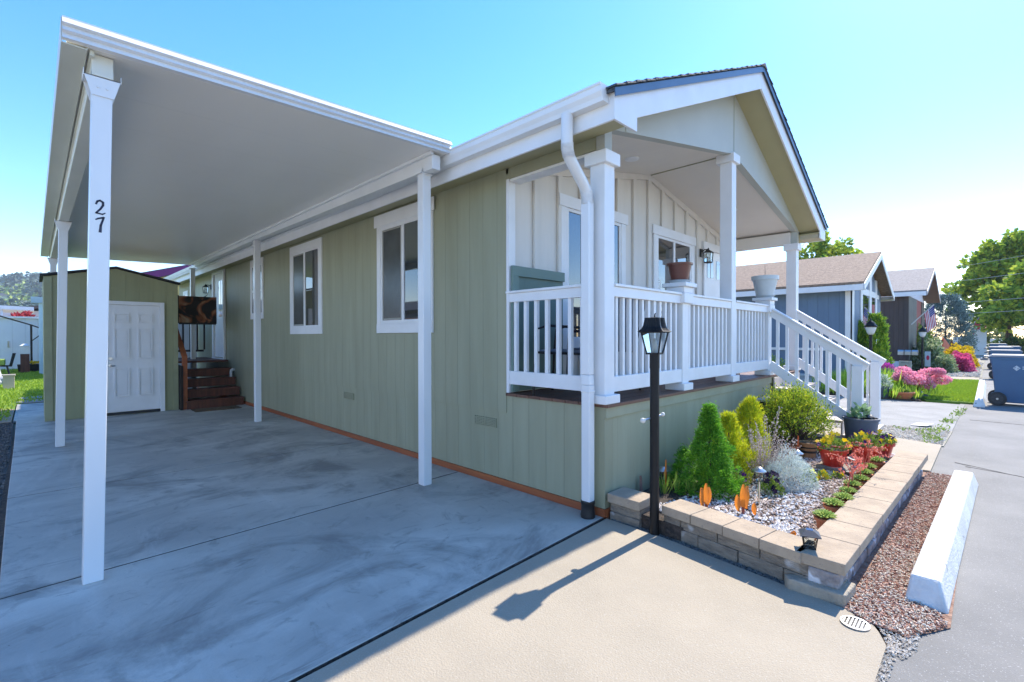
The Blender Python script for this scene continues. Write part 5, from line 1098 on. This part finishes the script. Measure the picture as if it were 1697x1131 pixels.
# US flag on angled pole
t=thing('american_flag','american flag on an angled pole above the far garden','flag',(20.6,-.10,1.95))
p0=Vector((21.0,.02,1.86)); p1=Vector((21.2,-.62,2.62)); 
mesh('flag_pole',MB().tube([p0,p1],.018,8),mat('pale_pole',(.6,.58,.52)),t)
def cloth(mb,u0,u1,v0,v1):
    # u along pole from the tip, v hanging down
    for i in range(4):
        a_=u0+(u1-u0)*i/4; b_=u0+(u1-u0)*(i+1)/4
        q=[]
        for (u,v) in ((a_,v0),(b_,v0),(b_,v1),(a_,v1)):
            p=p1.lerp(p0,u*.42); q.append((p.x+.03*math.sin(u*9+v*4),p.y-.10*v+.02*math.sin(v*7),p.z-.78*v))
        mb.prism(q,(.006,0,0))
mbr,mbw,mbb=MB(),MB(),MB()
for k in range(13):
    u0,u1=k/13,(k+1)/13; tgt=mbr if k%2==0 else mbw
    if k<7: cloth(tgt,u0,u1,.42,1.0)
    else: cloth(tgt,u0,u1,0,1.0)
cloth(mbb,0,7/13,0,.42)
mesh('red_stripes',mbr,mat('flag_red',(.60,.03,.05)),t); mesh('white_stripes',mbw,mat('flag_white',(.8,.78,.78)),t); bb=mesh('blue_canton',mbb,mat('flag_blue',(.04,.05,.22)),t)
mb=MB()
for i in range(5):
    for j in range(4):
        u=.04+.105*i; v=.05+.095*j; p=p1.lerp(p0,u*.42); mb.prism([(p.x+.03*math.sin(u*9+v*4)-.012,p.y-.10*v+.012*math.cos(a_),p.z-.78*v+.012*math.sin(a_)) for a_ in [6.283*q/5 for q in range(5)]],(.003,0,0))
mesh('stars',mb,mat('flag_white',(.8,.78,.78)),bb)
# feather flag and pillar
t=thing('feather_banner','red feather banner with white lettering strokes standing at the street end','banner',(47.2,-1.55,0),local=True)
mb=MB(); 
outl=[(0.05,.9),(-.05,1.6),(-.12,2.3),(-.35,2.85),(-.75,3.05),(-.78,2.5),(-.60,1.7),(-.42,.9)]
mesh('banner_cloth',MB().prism([(0,x*1.1+.35,z) for x,z in outl],(.02,0,0)),mat('coral_red_fabric',(.72,.08,.09)),t); mesh('banner_pole',MB().tube([(0,.42,0),(0,.32,1.6),(0,.22,2.4),(0,-.1,2.9),(0,-.5,3.08)],.025,6),steel,t)
mesh('banner_marks',MB().prism([(-.006,-.05,1.1),(-.006,.10,1.1),(-.006,-.18,2.5),(-.006,-.28,2.5)],(.004,0,0)),mat('flag_white',(.8,.78,.78)),t)
t=thing('white_fence_pillar','white fence end pillar beside the red feather banner','fence',(46,-1.7,0)); mesh('pillar',MB().box(45.8,46.4,-2.0,-1.35,0,1.75).box(45.75,46.45,-2.05,-1.30,1.75,1.87),white,t,bev=.02)
mesh('fence_panel',MB().box(45.9,46.0,-1.35,-.2,0,1.35),white,t)
t=thing('far_white_fence','low white fence under the trees at the end of the road','fence',(60,-6,0)); mesh('fence_rail',MB().box(60,60.1,-30,-2.2,0.35,1.15),white,t)
mesh('fence_base',MB().box(60,60.12,-30,-2.2,0,.35),concg,t)
t=thing('roadside_hedge','dull green hedge and shrubs along the far end of the road','hedge',(66,-8,0),local=True)
n=9000; P=np.stack([rng.normal(0,1,n),rng.uniform(-22,9,n),rng.random(n)*2.6],1); P[:,2]*=.7+.4*np.sin(P[:,1]*1.3); mesh('foliage',MB().leaves(P,rng.normal(0,1,(n,3)),.35,.28),leafm('dull_hedge_leaf',(.34,.36,.12),(.10,.14,.05)),t)
# ================================================================= BINS
def mkbin():
    t=thing('wheelie_bin','large blue wheeled bin with grey lid at the roadside, nearest of the bins','bin',(0,0,0),local=True,group='wheeled bins at the roadside')
    # local: +y is the wheel/handle side, face -x carries the logo
    mb=MB().frustum((0,-.02,.06),.84,.25,.29,.30,.36); b=mesh('bin_body',mb,binblue,t,bev=.02)
    mesh('bin_rim',MB().box(-.31,.31,-.40,.36,.88,.915),binblue,t,bev=.008)
    mesh('bin_lid',MB().frustum((0,-.01,.917),.05,.32,.40,.27,.33).box(-.26,.26,.36,.44,.905,.94),bingrey,t,bev=.012)
    mesh('handle',MB().tube([(-.26,.38,.87),(-.26,.47,.87),(.26,.47,.87),(.26,.38,.87)],.018,8),bingrey,t)
    for s_ in (-1,1):
        w_=mesh('wheel',MB().tube([(s_*.245,.25,.13),(s_*.31,.25,.13)],.13,24),blackpl,t,bev=.01)
        mesh('hub',MB().tube([(s_*.311,.25,.13),(s_*.317,.25,.13)],.085,20),mat('dark_hub',(.05,.05,.055)),w_); mesh('hub_cap',MB().tube([(s_*.318,.25,.13),(s_*.325,.25,.13)],.018,12),steel,w_)
        mb=MB()
        for k in range(8): a_=k*.785; mb.bar((s_*.3185,.25+.02*math.cos(a_),.13+.02*math.sin(a_)),(s_*.3185,.25+.08*math.cos(a_),.13+.08*math.sin(a_)),.004,.008)
        mesh('spokes',mb,blackpl,w_)
    X=-.30; mb=MB(); 
    def face(y,z): return (-(.25+.05*(z-.06)/.84)-.0035,y,z)
    def q(mb,pts): mb.prism([face(y,z) for y,z in pts],(.002,0,0))
    q(mb,[(.0,.77),(.05,.72),(.0,.67),(-.05,.72)]); m_=mesh('logo_diamond',mb,mat('pale_print',(.55,.63,.70)),t)
    mb=MB()
    for k in range(4): q(mb,[(-.075-k*.024,.735),(-.093-k*.024,.735),(-.093-k*.024,.752),(-.075-k*.024,.752)])
    for k in range(6): q(mb,[(-.075-k*.024,.700),(-.093-k*.024,.700),(-.093-k*.024,.717),(-.075-k*.024,.717)])
    mesh('logo_text',mb,mat('pale_print',(.55,.63,.70)),t)
    mb=MB(); q(mb,[(.012,.745),(.035,.72),(.028,.713),(.004,.738)]); q(mb,[(-.012,.70),(-.035,.725),(-.028,.732),(-.004,.707)]); mesh('logo_diamond',mb,binblue,t)
    return t
b0=mkbin(); b0.location=(11.1,-2.52,-.01); b0.scale=(1.08,)*3
for (x,y,s_,lab) in ((19.6,-2.50,1.0,'blue wheeled bin, second nearest along the road'),(26.0,-2.45,1.0,'blue wheeled bin, third along the road'),(28.0,-2.75,1.0,'blue wheeled bin close behind the third bin'),(38,-2.5,1.0,'dark wheeled bin, farthest along the road')): dup(b0,(x,y,-.01),scale=s_,label=lab)
# ================================================================= NEIGHBOUR GARDEN PLANTS
pink=leafm('pink_petal',(.80,.22,.50),(.62,.10,.34),.3); pinkp=leafm('pale_pink_petal',(.95,.52,.62),(.86,.32,.45),.3)
t=thing('pink_azalea_tree','small tree with layered pink blossom clouds at the edge of the lawn','tree',(11.25,-1.02,.02),local=True); t.scale=(.86,.86,.95)
mb=MB().tube([(0,0,0),(.02,.02,.18),(0,0,.28)],[.035,.03,.028],8); pts=[]; random.seed(12)
for (cx_,cy_,cz_,rx) in ((-.1,.30,.52,.24),(-.25,.12,.42,.22),(.1,.0,.40,.24),(.0,-.12,.30,.16),(.35,-.18,.56,.24),(.1,.38,.62,.15),(.3,-.38,.42,.20),(-.2,.42,.46,.14),(.1,-.33,.62,.13),(0,.15,.28,.12)):
    mb.tube([(0,0,.22),(cx_*.5,cy_*.5,cz_*.8),(cx_,cy_,cz_)],[.02,.014,.006],5)
    for j in range(620):
        v=Vector((random.gauss(0,1),random.gauss(0,1),random.gauss(0,1))).normalized(); p=Vector((cx_,cy_,cz_))+Vector((v.x*rx,v.y*rx,v.z*rx*.45))*random.uniform(.7,1.05); pts.append((*p,v.x+random.gauss(0,.4),v.y+random.gauss(0,.4),v.z+random.gauss(0,.4)))
pts=np.array(pts); mesh('crown',MB().leaves(pts[:,:3],pts[:,3:],.05,.04),pinkp,t); mesh('trunk',mb,bark,t)
mesh('trunk_wrap',MB().lathe([(.045,.05),(.045,.13)],n=10),white,t)
mesh('azalea_base_stone',MB().blob((11.2,-1.05,.03),.14,10,.2,(1.2,1,.5)),mat('dark_stone',(.12,.14,.13)),base=(11.2,-1.05,.0),label='dark stone at the foot of the pink flowering tree',cat='stone')
t=thing('terracotta_bowl','low terracotta bowl with a small yellow green plant by the neighbour driveway','potted plant',(10.50,-.78,0.03),local=True)
pot('pot',.20,.13,.15,terra,t,lip=.03); soilplug(.18,.14,t); foliage_mound(t,120,.12,.10,.13,.06,.03,pgreen)
t=thing('white_flower_pot','tall grey pot with variegated white leaves behind the stair newel post','potted plant',(10.50,-.42,.03),local=True)
pot('pot',.13,.10,.24,greypotm,t); foliage_mound(t,420,.17,.28,.22,.06,.03,leafm('variegated_leaf',(.75,.78,.70),(.20,.32,.15)))
t=thing('purple_flower_pot','pot of magenta purple flowers seen just right of the stair post','potted plant',(12.2,-.28,.03),local=True)
pot('pot',.15,.11,.55,greypotm,t); foliage_mound(t,260,.17,.15,.55,.05,.03,leafm('magenta_petal',(.60,.08,.50),(.40,.04,.34)),'flowers')
dl=leafm('daylily_leaf',(.58,.72,.08),(.20,.42,.05),.35)
def daylily(loc,n,r,h_,label,ry=None):
    t=thing('daylily_clump',label,'plant',loc,local=True,group='strappy green clumps in the neighbouring bed')
    P=np.stack([rng.normal(0,r,n),rng.normal(0,ry or r,n),np.zeros(n)],1); D=np.stack([rng.normal(0,.32,n),rng.normal(0,.32,n),np.ones(n)],1); mesh('leaves',MB().leaves(P,D,rng.uniform(.6,1.1,n)*h_,.03,.1),dl,t)
daylily((10.75,-.62,.03),500,.18,.30,'strappy bright green clump behind the terracotta bowl')
daylily((11.3,-.62,.03),700,.25,.42,'strappy bright green clump behind the pink flowering tree')
daylily((11.6,-.05,.03),900,.35,.62,'tall strappy green clump at the corner of the blue house')
daylily((10.8,.35,.03),700,.2,.55,'strappy green clump seen between the two stair posts')
def bushy(name,label,loc,rx,ry,h_,n,L,W,m,cat='bush'):
    t=thing(name,label,cat,loc,local=True); pts=[]
    for k in range(n):
        v=Vector((random.gauss(0,1),random.gauss(0,1),abs(random.gauss(0,1)))).normalized(); q=random.uniform(.7,1.05)*(1+.12*math.sin(v.x*7)+.1*math.sin(v.y*9)); pts.append((v.x*rx*q,v.y*ry*q,v.z*h_*q,v.x+random.gauss(0,.5),v.y+random.gauss(0,.5),v.z+random.gauss(0,.5)))
    pts=np.array(pts); mesh('foliage',MB().leaves(pts[:,:3],pts[:,3:],L,W),m,t); mesh('stem',MB().tube([(0,0,0),(0,0,h_*.6)],.03,6),bark,t); return t
rho=leafm('pale_shrub_leaf',(.50,.55,.35),(.12,.22,.06)); 
bushy('rhododendron_shrub','pale flowered green shrub beside the far post lantern',(22.3,-.38,.03),.65,.5,1.2,5200,.12,.06,rho)
bushy('tall_green_shrub','leafy light green shrub under the american flag',(24.6,-.02,.03),.5,.4,1.6,2800,.15,.07,leafm('light_green_leaf',(.45,.55,.10),(.12,.25,.04)))
bushy('low_green_shrub','low green shrub left of the magenta azalea',(21.8,-.85,.03),.6,.40,.60,2600,.10,.05,rho)
bushy('magenta_azalea','rounded magenta pink flowering azalea bush at the edge of the gravel verge',(22.9,-1.28,.03),.6,.42,.62,5200,.09,.06,leafm('magenta_azalea_petal',(.82,.16,.36),(.58,.07,.22)))
bushy('yellow_azalea','golden yellow flowering bush behind the magenta azalea',(26.0,-1.15,.03),.9,.60,.85,4200,.11,.07,leafm('golden_petal',(.85,.60,.02),(.50,.42,.03)))
bushy('dark_verge_shrub','dark green shrub under the right hand maple at the road end',(50,-3.6,0),1.5,1.4,1.3,3000,.2,.12,leafm('dark_green_leaf',(.12,.2,.05),(.04,.08,.02)))
bushy('green_corner_shrub','green shrub behind the blue neighbour home rail seen through the stairs',(10.9,1.9,.03),.35,.5,.75,1800,.08,.04,leafm('light_green_leaf',(.45,.55,.10),(.12,.25,.04)))
mesh('bed_edging',MB().box(19.4,23.4,-1.02,-.96,0,.09),brownw,base=(21,-1,0),label='dark timber edging in front of the magenta azalea bed',cat='edging')
# ================================================================= UTILITY CABLES
for i,(y0_,z0_,y1_,z1_,x_) in enumerate(((12,4.6,-14,8.0,40),(9,4.2,-12,5.9,36),(6,3.2,-12,4.2,34),(6,2.6,-12,3.5,34))):
    mb=MB(); pts=[]
    for k in range(17):
        f=k/16; pts.append((x_,y0_+(y1_-y0_)*f,z0_+(z1_-z0_)*f-1.2*f*(1-f)))
    mesh('utility_cable',mb.tube(pts,.010,4),mat('cable_grey',(.42,.43,.44)),base=(x_,0,3),label=['highest overhead cable crossing the maple crown','second highest overhead cable in front of the maples','third overhead cable in front of the maples','lowest overhead cable in front of the maples'][i],cat='cable',group='overhead cables at the right')
# ================================================================= BACK LEFT
wb=thing('white_outbuilding','long low white metal sided building behind the back lawn','building',(-5,28,0))
mesh('wall',MB().box(-16,2.2,28,28.1,0,2.25),whitewall,wb); mesh('roof_edge',MB().box(-16.1,2.3,27.9,31,2.25,2.33),white,wb)
mesh('wall_faucet',MB().tube([(-3.9,27.98,1.0),(-3.9,27.9,1.0),(-3.9,27.88,1.25)],.03,6),steel,wb)
t=thing('flat_white_canopy','flat white roofed canopy on posts behind the white building','canopy',(-5,34,0))
mesh('canopy_roof',MB().prism([(-10,33,3.0),(-3.1,33,2.80),(-3.1,33,2.98),(-10,33,3.22)],(0,5,0)),white,t)
for x in (-6.6,-4.3,-3.4): mesh('post',MB().box(x,x+.09,33.1,33.2,0,2.85),white,t)
t=thing('pink_white_home','pale pinkish house behind the white building','house',(-2,38,0)); mesh('wall',MB().box(-10,3,40,46,0,3.05),mat('pale_pink_wall',(.72,.62,.60)),t); mesh('roof',MB().prism([(-3.6,39.5,3.2),(3.5,39.5,3.2),(.2,39.5,4.2)],(0,7,0)),mat('dark_brown_roof',(.10,.07,.06)),t); mesh('window',MB().box(-6.3,-4.6,39.95,40,1.9,2.9),pane,t)
bushy('red_leaf_shrub','bright red leaved shrub above the white building wall',(-3.45,31.5,2.0),.5,.4,.55,900,.16,.09,leafm('red_leaf',(.60,.10,.10),(.35,.04,.05)))
t=thing('cantilever_umbrella_stand','dark folded cantilever umbrella pole with long sloping arm over the back lawn','umbrella',(-3.2,26.2,0))
mesh('pole',MB().tube([(-3.2,26.2,0),(-3.2,26.2,1.95)],.035,8),black,t); mesh('arm',MB().tube([(-4.9,26.2,2.6),(-3.2,26.2,1.93),(-2.75,26.2,1.72)],.028,7).tube([(-3.2,26.2,1.25),(-2.8,26.2,1.65)],.02,6),black,t)
mesh('furled_canopy',MB().tube([(-6.2,26.2,2.3),(-5.2,26.2,2.55),(-4.6,26.2,2.5)],[.02,.12,.03],8),mat('cream_canvas',(.7,.65,.58)),t)
t=thing('flower_box_planter','dark planter box with yellow and white flowers at the umbrella foot','planter',(-3.15,25.6,0),local=True)
mesh('box',MB().frustum((0,0,0),.32,.42,.2,.46,.24),blackpl,t); foliage_mound(t,160,.3,.1,.32,.08,.05,yellow,'flowers')
t=thing('patio_lantern_stand','tall wooden pedestal with a glass lantern by the umbrella pole','lantern',(-3.38,25.0,0),local=True)
mesh('pedestal',MB().box(-.13,.13,-.13,.13,0,.75),brownw,t); mesh('lantern',MB().box(-.13,.13,-.13,.13,.76,1.08).frustum((0,0,1.08),.08,.16,.16,.05,.05),frost,t)
t=thing('garden_bench','black metal garden bench with green cushion on the back lawn','bench',(-4.0,22.2,0),local=True)
mesh('bench_seat',MB().box(-.75,.25,-.25,.25,.40,.44),black,t); mesh('cushion',MB().box(-.72,.16,-.2,.22,.445,.66),mat('lime_cushion',(.36,.46,.08),(.3,.4,.06)),t,bev=.03); mesh('bench_back',MB().prism([(.25,-.28,.40),(.32,-.28,.40),(.42,-.28,.86),(.34,-.28,.86)],(0,.56,0)),black,t)
for x in (-.7,.2): mesh('leg',MB().tube([(x,-.2,.4),(x+.08,-.22,0)],.02,6).tube([(x,.2,.4),(x+.08,.22,0)],.02,6),black,t)
t=thing('blue_white_post','pale blue white carport post with a gutter box on top, left of the shed','post',(-2.93,23.5,0))
mesh('post_shaft',MB().box(-2.99,-2.87,23.5,23.62,0,2.72),mat('pale_blue_enamel',(.62,.74,.80)),t,bev=.01); mesh('gutter_box',MB().box(-3.2,.4,23.4,23.7,2.72,2.95),mat('blue_grey_enamel',(.42,.52,.58)),t)
mesh('bird_house_box',MB().box(-3.74,-3.52,16.8,17.0,0,.36).prism([(-3.76,16.78,.36),(-3.50,16.78,.36),(-3.50,17.02,.36),(-3.76,17.02,.36)],(0,0,.04)),mat('pale_box_wood',(.62,.50,.38),(.52,.42,.32)),base=(-3.63,16.9,0),label='small pale wooden box standing on the back lawn',cat='box')
mesh('grey_garden_statue',MB().lathe([(.16,0),(.2,.1),(.13,.35),(.10,.5),(.06,.62)],(-3.95,18.5,0),14).blob((-3.80,18.5,.16),.14,10,.12),mat('grey_stone',(.48,.48,.52),(.38,.38,.42)),base=(-3.95,18.5,0),label='grey stone ornament at the left edge of the back lawn',cat='ornament')
mesh('stepping_slab',MB().lathe([(.3,0),(.3,.02),(.28,.025)],(-3.10,13.6,0),16),concg,base=(-3.1,13.6,0),label='farther round stepping slab in the grass left of the shed',cat='paving slab')
mesh('stepping_slab',MB().lathe([(.3,0),(.3,.02),(.28,.025)],(-3.12,12.75,0),16),concg,base=(-3.12,12.75,0),label='nearer round stepping slab in the grass left of the shed',cat='paving slab')
# purple roofed house behind
t=thing('purple_roof_home','yellow house with purple painted rake boards behind the shed','house',(1,20,0))
mesh('gable_wall',MB().prism([(-.9,20.2,0),(6,20.2,0),(6,20.2,3.2),(2.4,20.2,4.35),(-.9,20.2,3.3)],(0,.1,0)),mat('ochre_yellow_wall',(.62,.46,.16),(.55,.40,.14)),t)
mesh('rake_board',MB().prism([(-1.1,20,3.28),(2.4,20,4.36),(2.4,20,4.60),(-1.1,20,3.52)],(0,.06,0)).prism([(2.4,20,4.36),(6.4,20,3.12),(6.4,20,3.36),(2.4,20,4.60)],(0,.06,0)),mat('purple_paint',(.15,.02,.13)),t)
mesh('roof',MB().prism([(-1.15,20.06,3.51),(2.4,20.06,4.605),(2.4,20.06,4.64),(-1.15,20.06,3.545)],(0,8,0)).prism([(2.4,20.06,4.605),(6.45,20.06,3.35),(6.45,20.06,3.385),(2.4,20.06,4.64)],(0,8,0)),shingle,t)
# left neighbour whose reflection shows in the side windows
t=thing('left_neighbour_home','white walled home with dark roof reflected in the side windows of the green home','house',(-9.5,4,0))
mesh('wall',MB().box(-13.5,-9.0,-1,34,0,1.95),whitewall,t); mesh('upper_wall',MB().box(-13.5,-9.02,-1,34,1.95,2.6),mat('mauve_brown_wall',(.22,.15,.14)),t); mesh('roof',MB().prism([(-8.7,-1.4,2.6),(-13.8,-1.4,2.6),(-11.2,-1.4,3.3)],(0,36,0)),shingle,t)
# hillside houses
random.seed(21)
hm=mat('pale_hill_house',(.62,.58,.55)); hr=mat('hill_roof',(.30,.24,.22))
spots=[(-16,420,'upper left pale house on the wooded hill'),(-20,330,'lowest pale house at the left on the wooded hill'),(-6,350,'pale house low in the middle of the wooded hill'),(6,400,'pale house right of the middle on the wooded hill'),(-30,440,'pale house at the far left of the wooded hill'),(-9,500,'highest pale house on the wooded hill')]
for x,y,lab in spots:
    z=hillz(x,y); t=thing('hillside_house',lab,'house',(x,y,z),local=True,group='houses on the wooded hill'); mesh('wall',MB().box(-4.5,4.5,-3,3,0,6.0),hm,t); mesh('roof',MB().prism([(-5.2,-3.6,6.0),(5.2,-3.6,6.0),(0,-3.6,8.2)],(0,7.2,0)),hr,t); mesh('window',MB().box(-3,-1,-3.05,-3,3,4.6).box(1,3,-3.05,-3,3,4.6),pane,t)
# forest cover
conm=leafm('dark_conifer',(.11,.17,.14),(.05,.09,.08),.1); decm=leafm('hill_broadleaf',(.40,.50,.14),(.16,.26,.09),.1)
def crown_pts(cx_,cy_,cz_,h_,r_,n,cone):
    t_=rng.random(n); ph=rng.random(n)*6.283
    if cone: rr=r_*(1-t_)*(.75+.35*np.sin(t_*30)); z=h_*(.08+.92*t_)
    else: u=2*t_-1; rr=r_*np.sqrt(1-u*u)*rng.uniform(.8,1.1,n); z=h_*(.55+.45*u)
    P=np.stack([cx_+rr*np.cos(ph),cy_+rr*np.sin(ph),cz_+z],1); D=np.stack([np.cos(ph),np.sin(ph),np.full(n,-.15 if cone else .3)],1)+rng.normal(0,.3,(n,3)); return P,D
mc,md_=MB(),MB()
for k in range(1500):
    y=random.uniform(262,600); x=random.uniform(-70,60)*(y/400); cone=random.random()<(.3 if y<470 else .8); h_=random.uniform(9,15) if cone else random.uniform(6,10)
    if any(abs(x-sx_)<8 and -26<y-sy_<4 for sx_,sy_,_ in spots): continue
    P,D=crown_pts(x,y,hillz(x,y),h_,h_*(.22 if cone else .5),44 if cone else 50,cone); (mc if cone else md_).leaves(P,D,2.6,2.2)
mesh('hill_conifer_wood',mc,conm,kind='stuff',label='dark conifer wood covering the far hill',cat='wood'); mesh('hill_broadleaf_wood',md_,decm,kind='stuff',label='lighter broadleaf wood covering the far hill',cat='wood')
t=thing('crest_conifer','dark conifer standing on the crest of the far hill','tree',(0,0,0),local=True,group='conifers on the crest of the far hill')
P,D=crown_pts(0,0,0,15,3.2,420,True); mesh('crown',MB().leaves(P,D,1.9,.8),conm,t); mesh('trunk',MB().tube([(0,0,0),(0,0,13)],[.35,.05],6),bark,t)
first=True
for x in [-30,-27.5,-25,-22,-20.5,-18.5,-16.5,-14,-13,-11.5,-7,-5,-3.2,-1.5,0,2,3.5,5,7]:
    y=598+random.uniform(-12,6); s_=random.uniform(.75,1.25)*(.75 if -11<x<-8 else 1); loc=(x,y,hillz(x,y)-.5)
    if first: t.location=loc; t.scale=(s_,)*3; first=False
    else: dup(t,loc,rz=random.random()*6,scale=s_)
random.seed(5)

hz=bpy.data.materials.new('thin_air'); hz.use_nodes=True; n=hz.node_tree; n.nodes.clear(); o_=n.nodes.new('ShaderNodeOutputMaterial'); v_=n.nodes.new('ShaderNodeVolumePrincipled')
v_.inputs['Color'].default_value=(.80,.90,1,1); v_.inputs['Density'].default_value=.0004; n.links.new(v_.outputs[0],o_.inputs['Volume'])
mesh('haze',MB().box(-262,262,-112,690,-8,68),hz,kind='stuff',label='thin blue haze in front of the far hill',cat='haze')
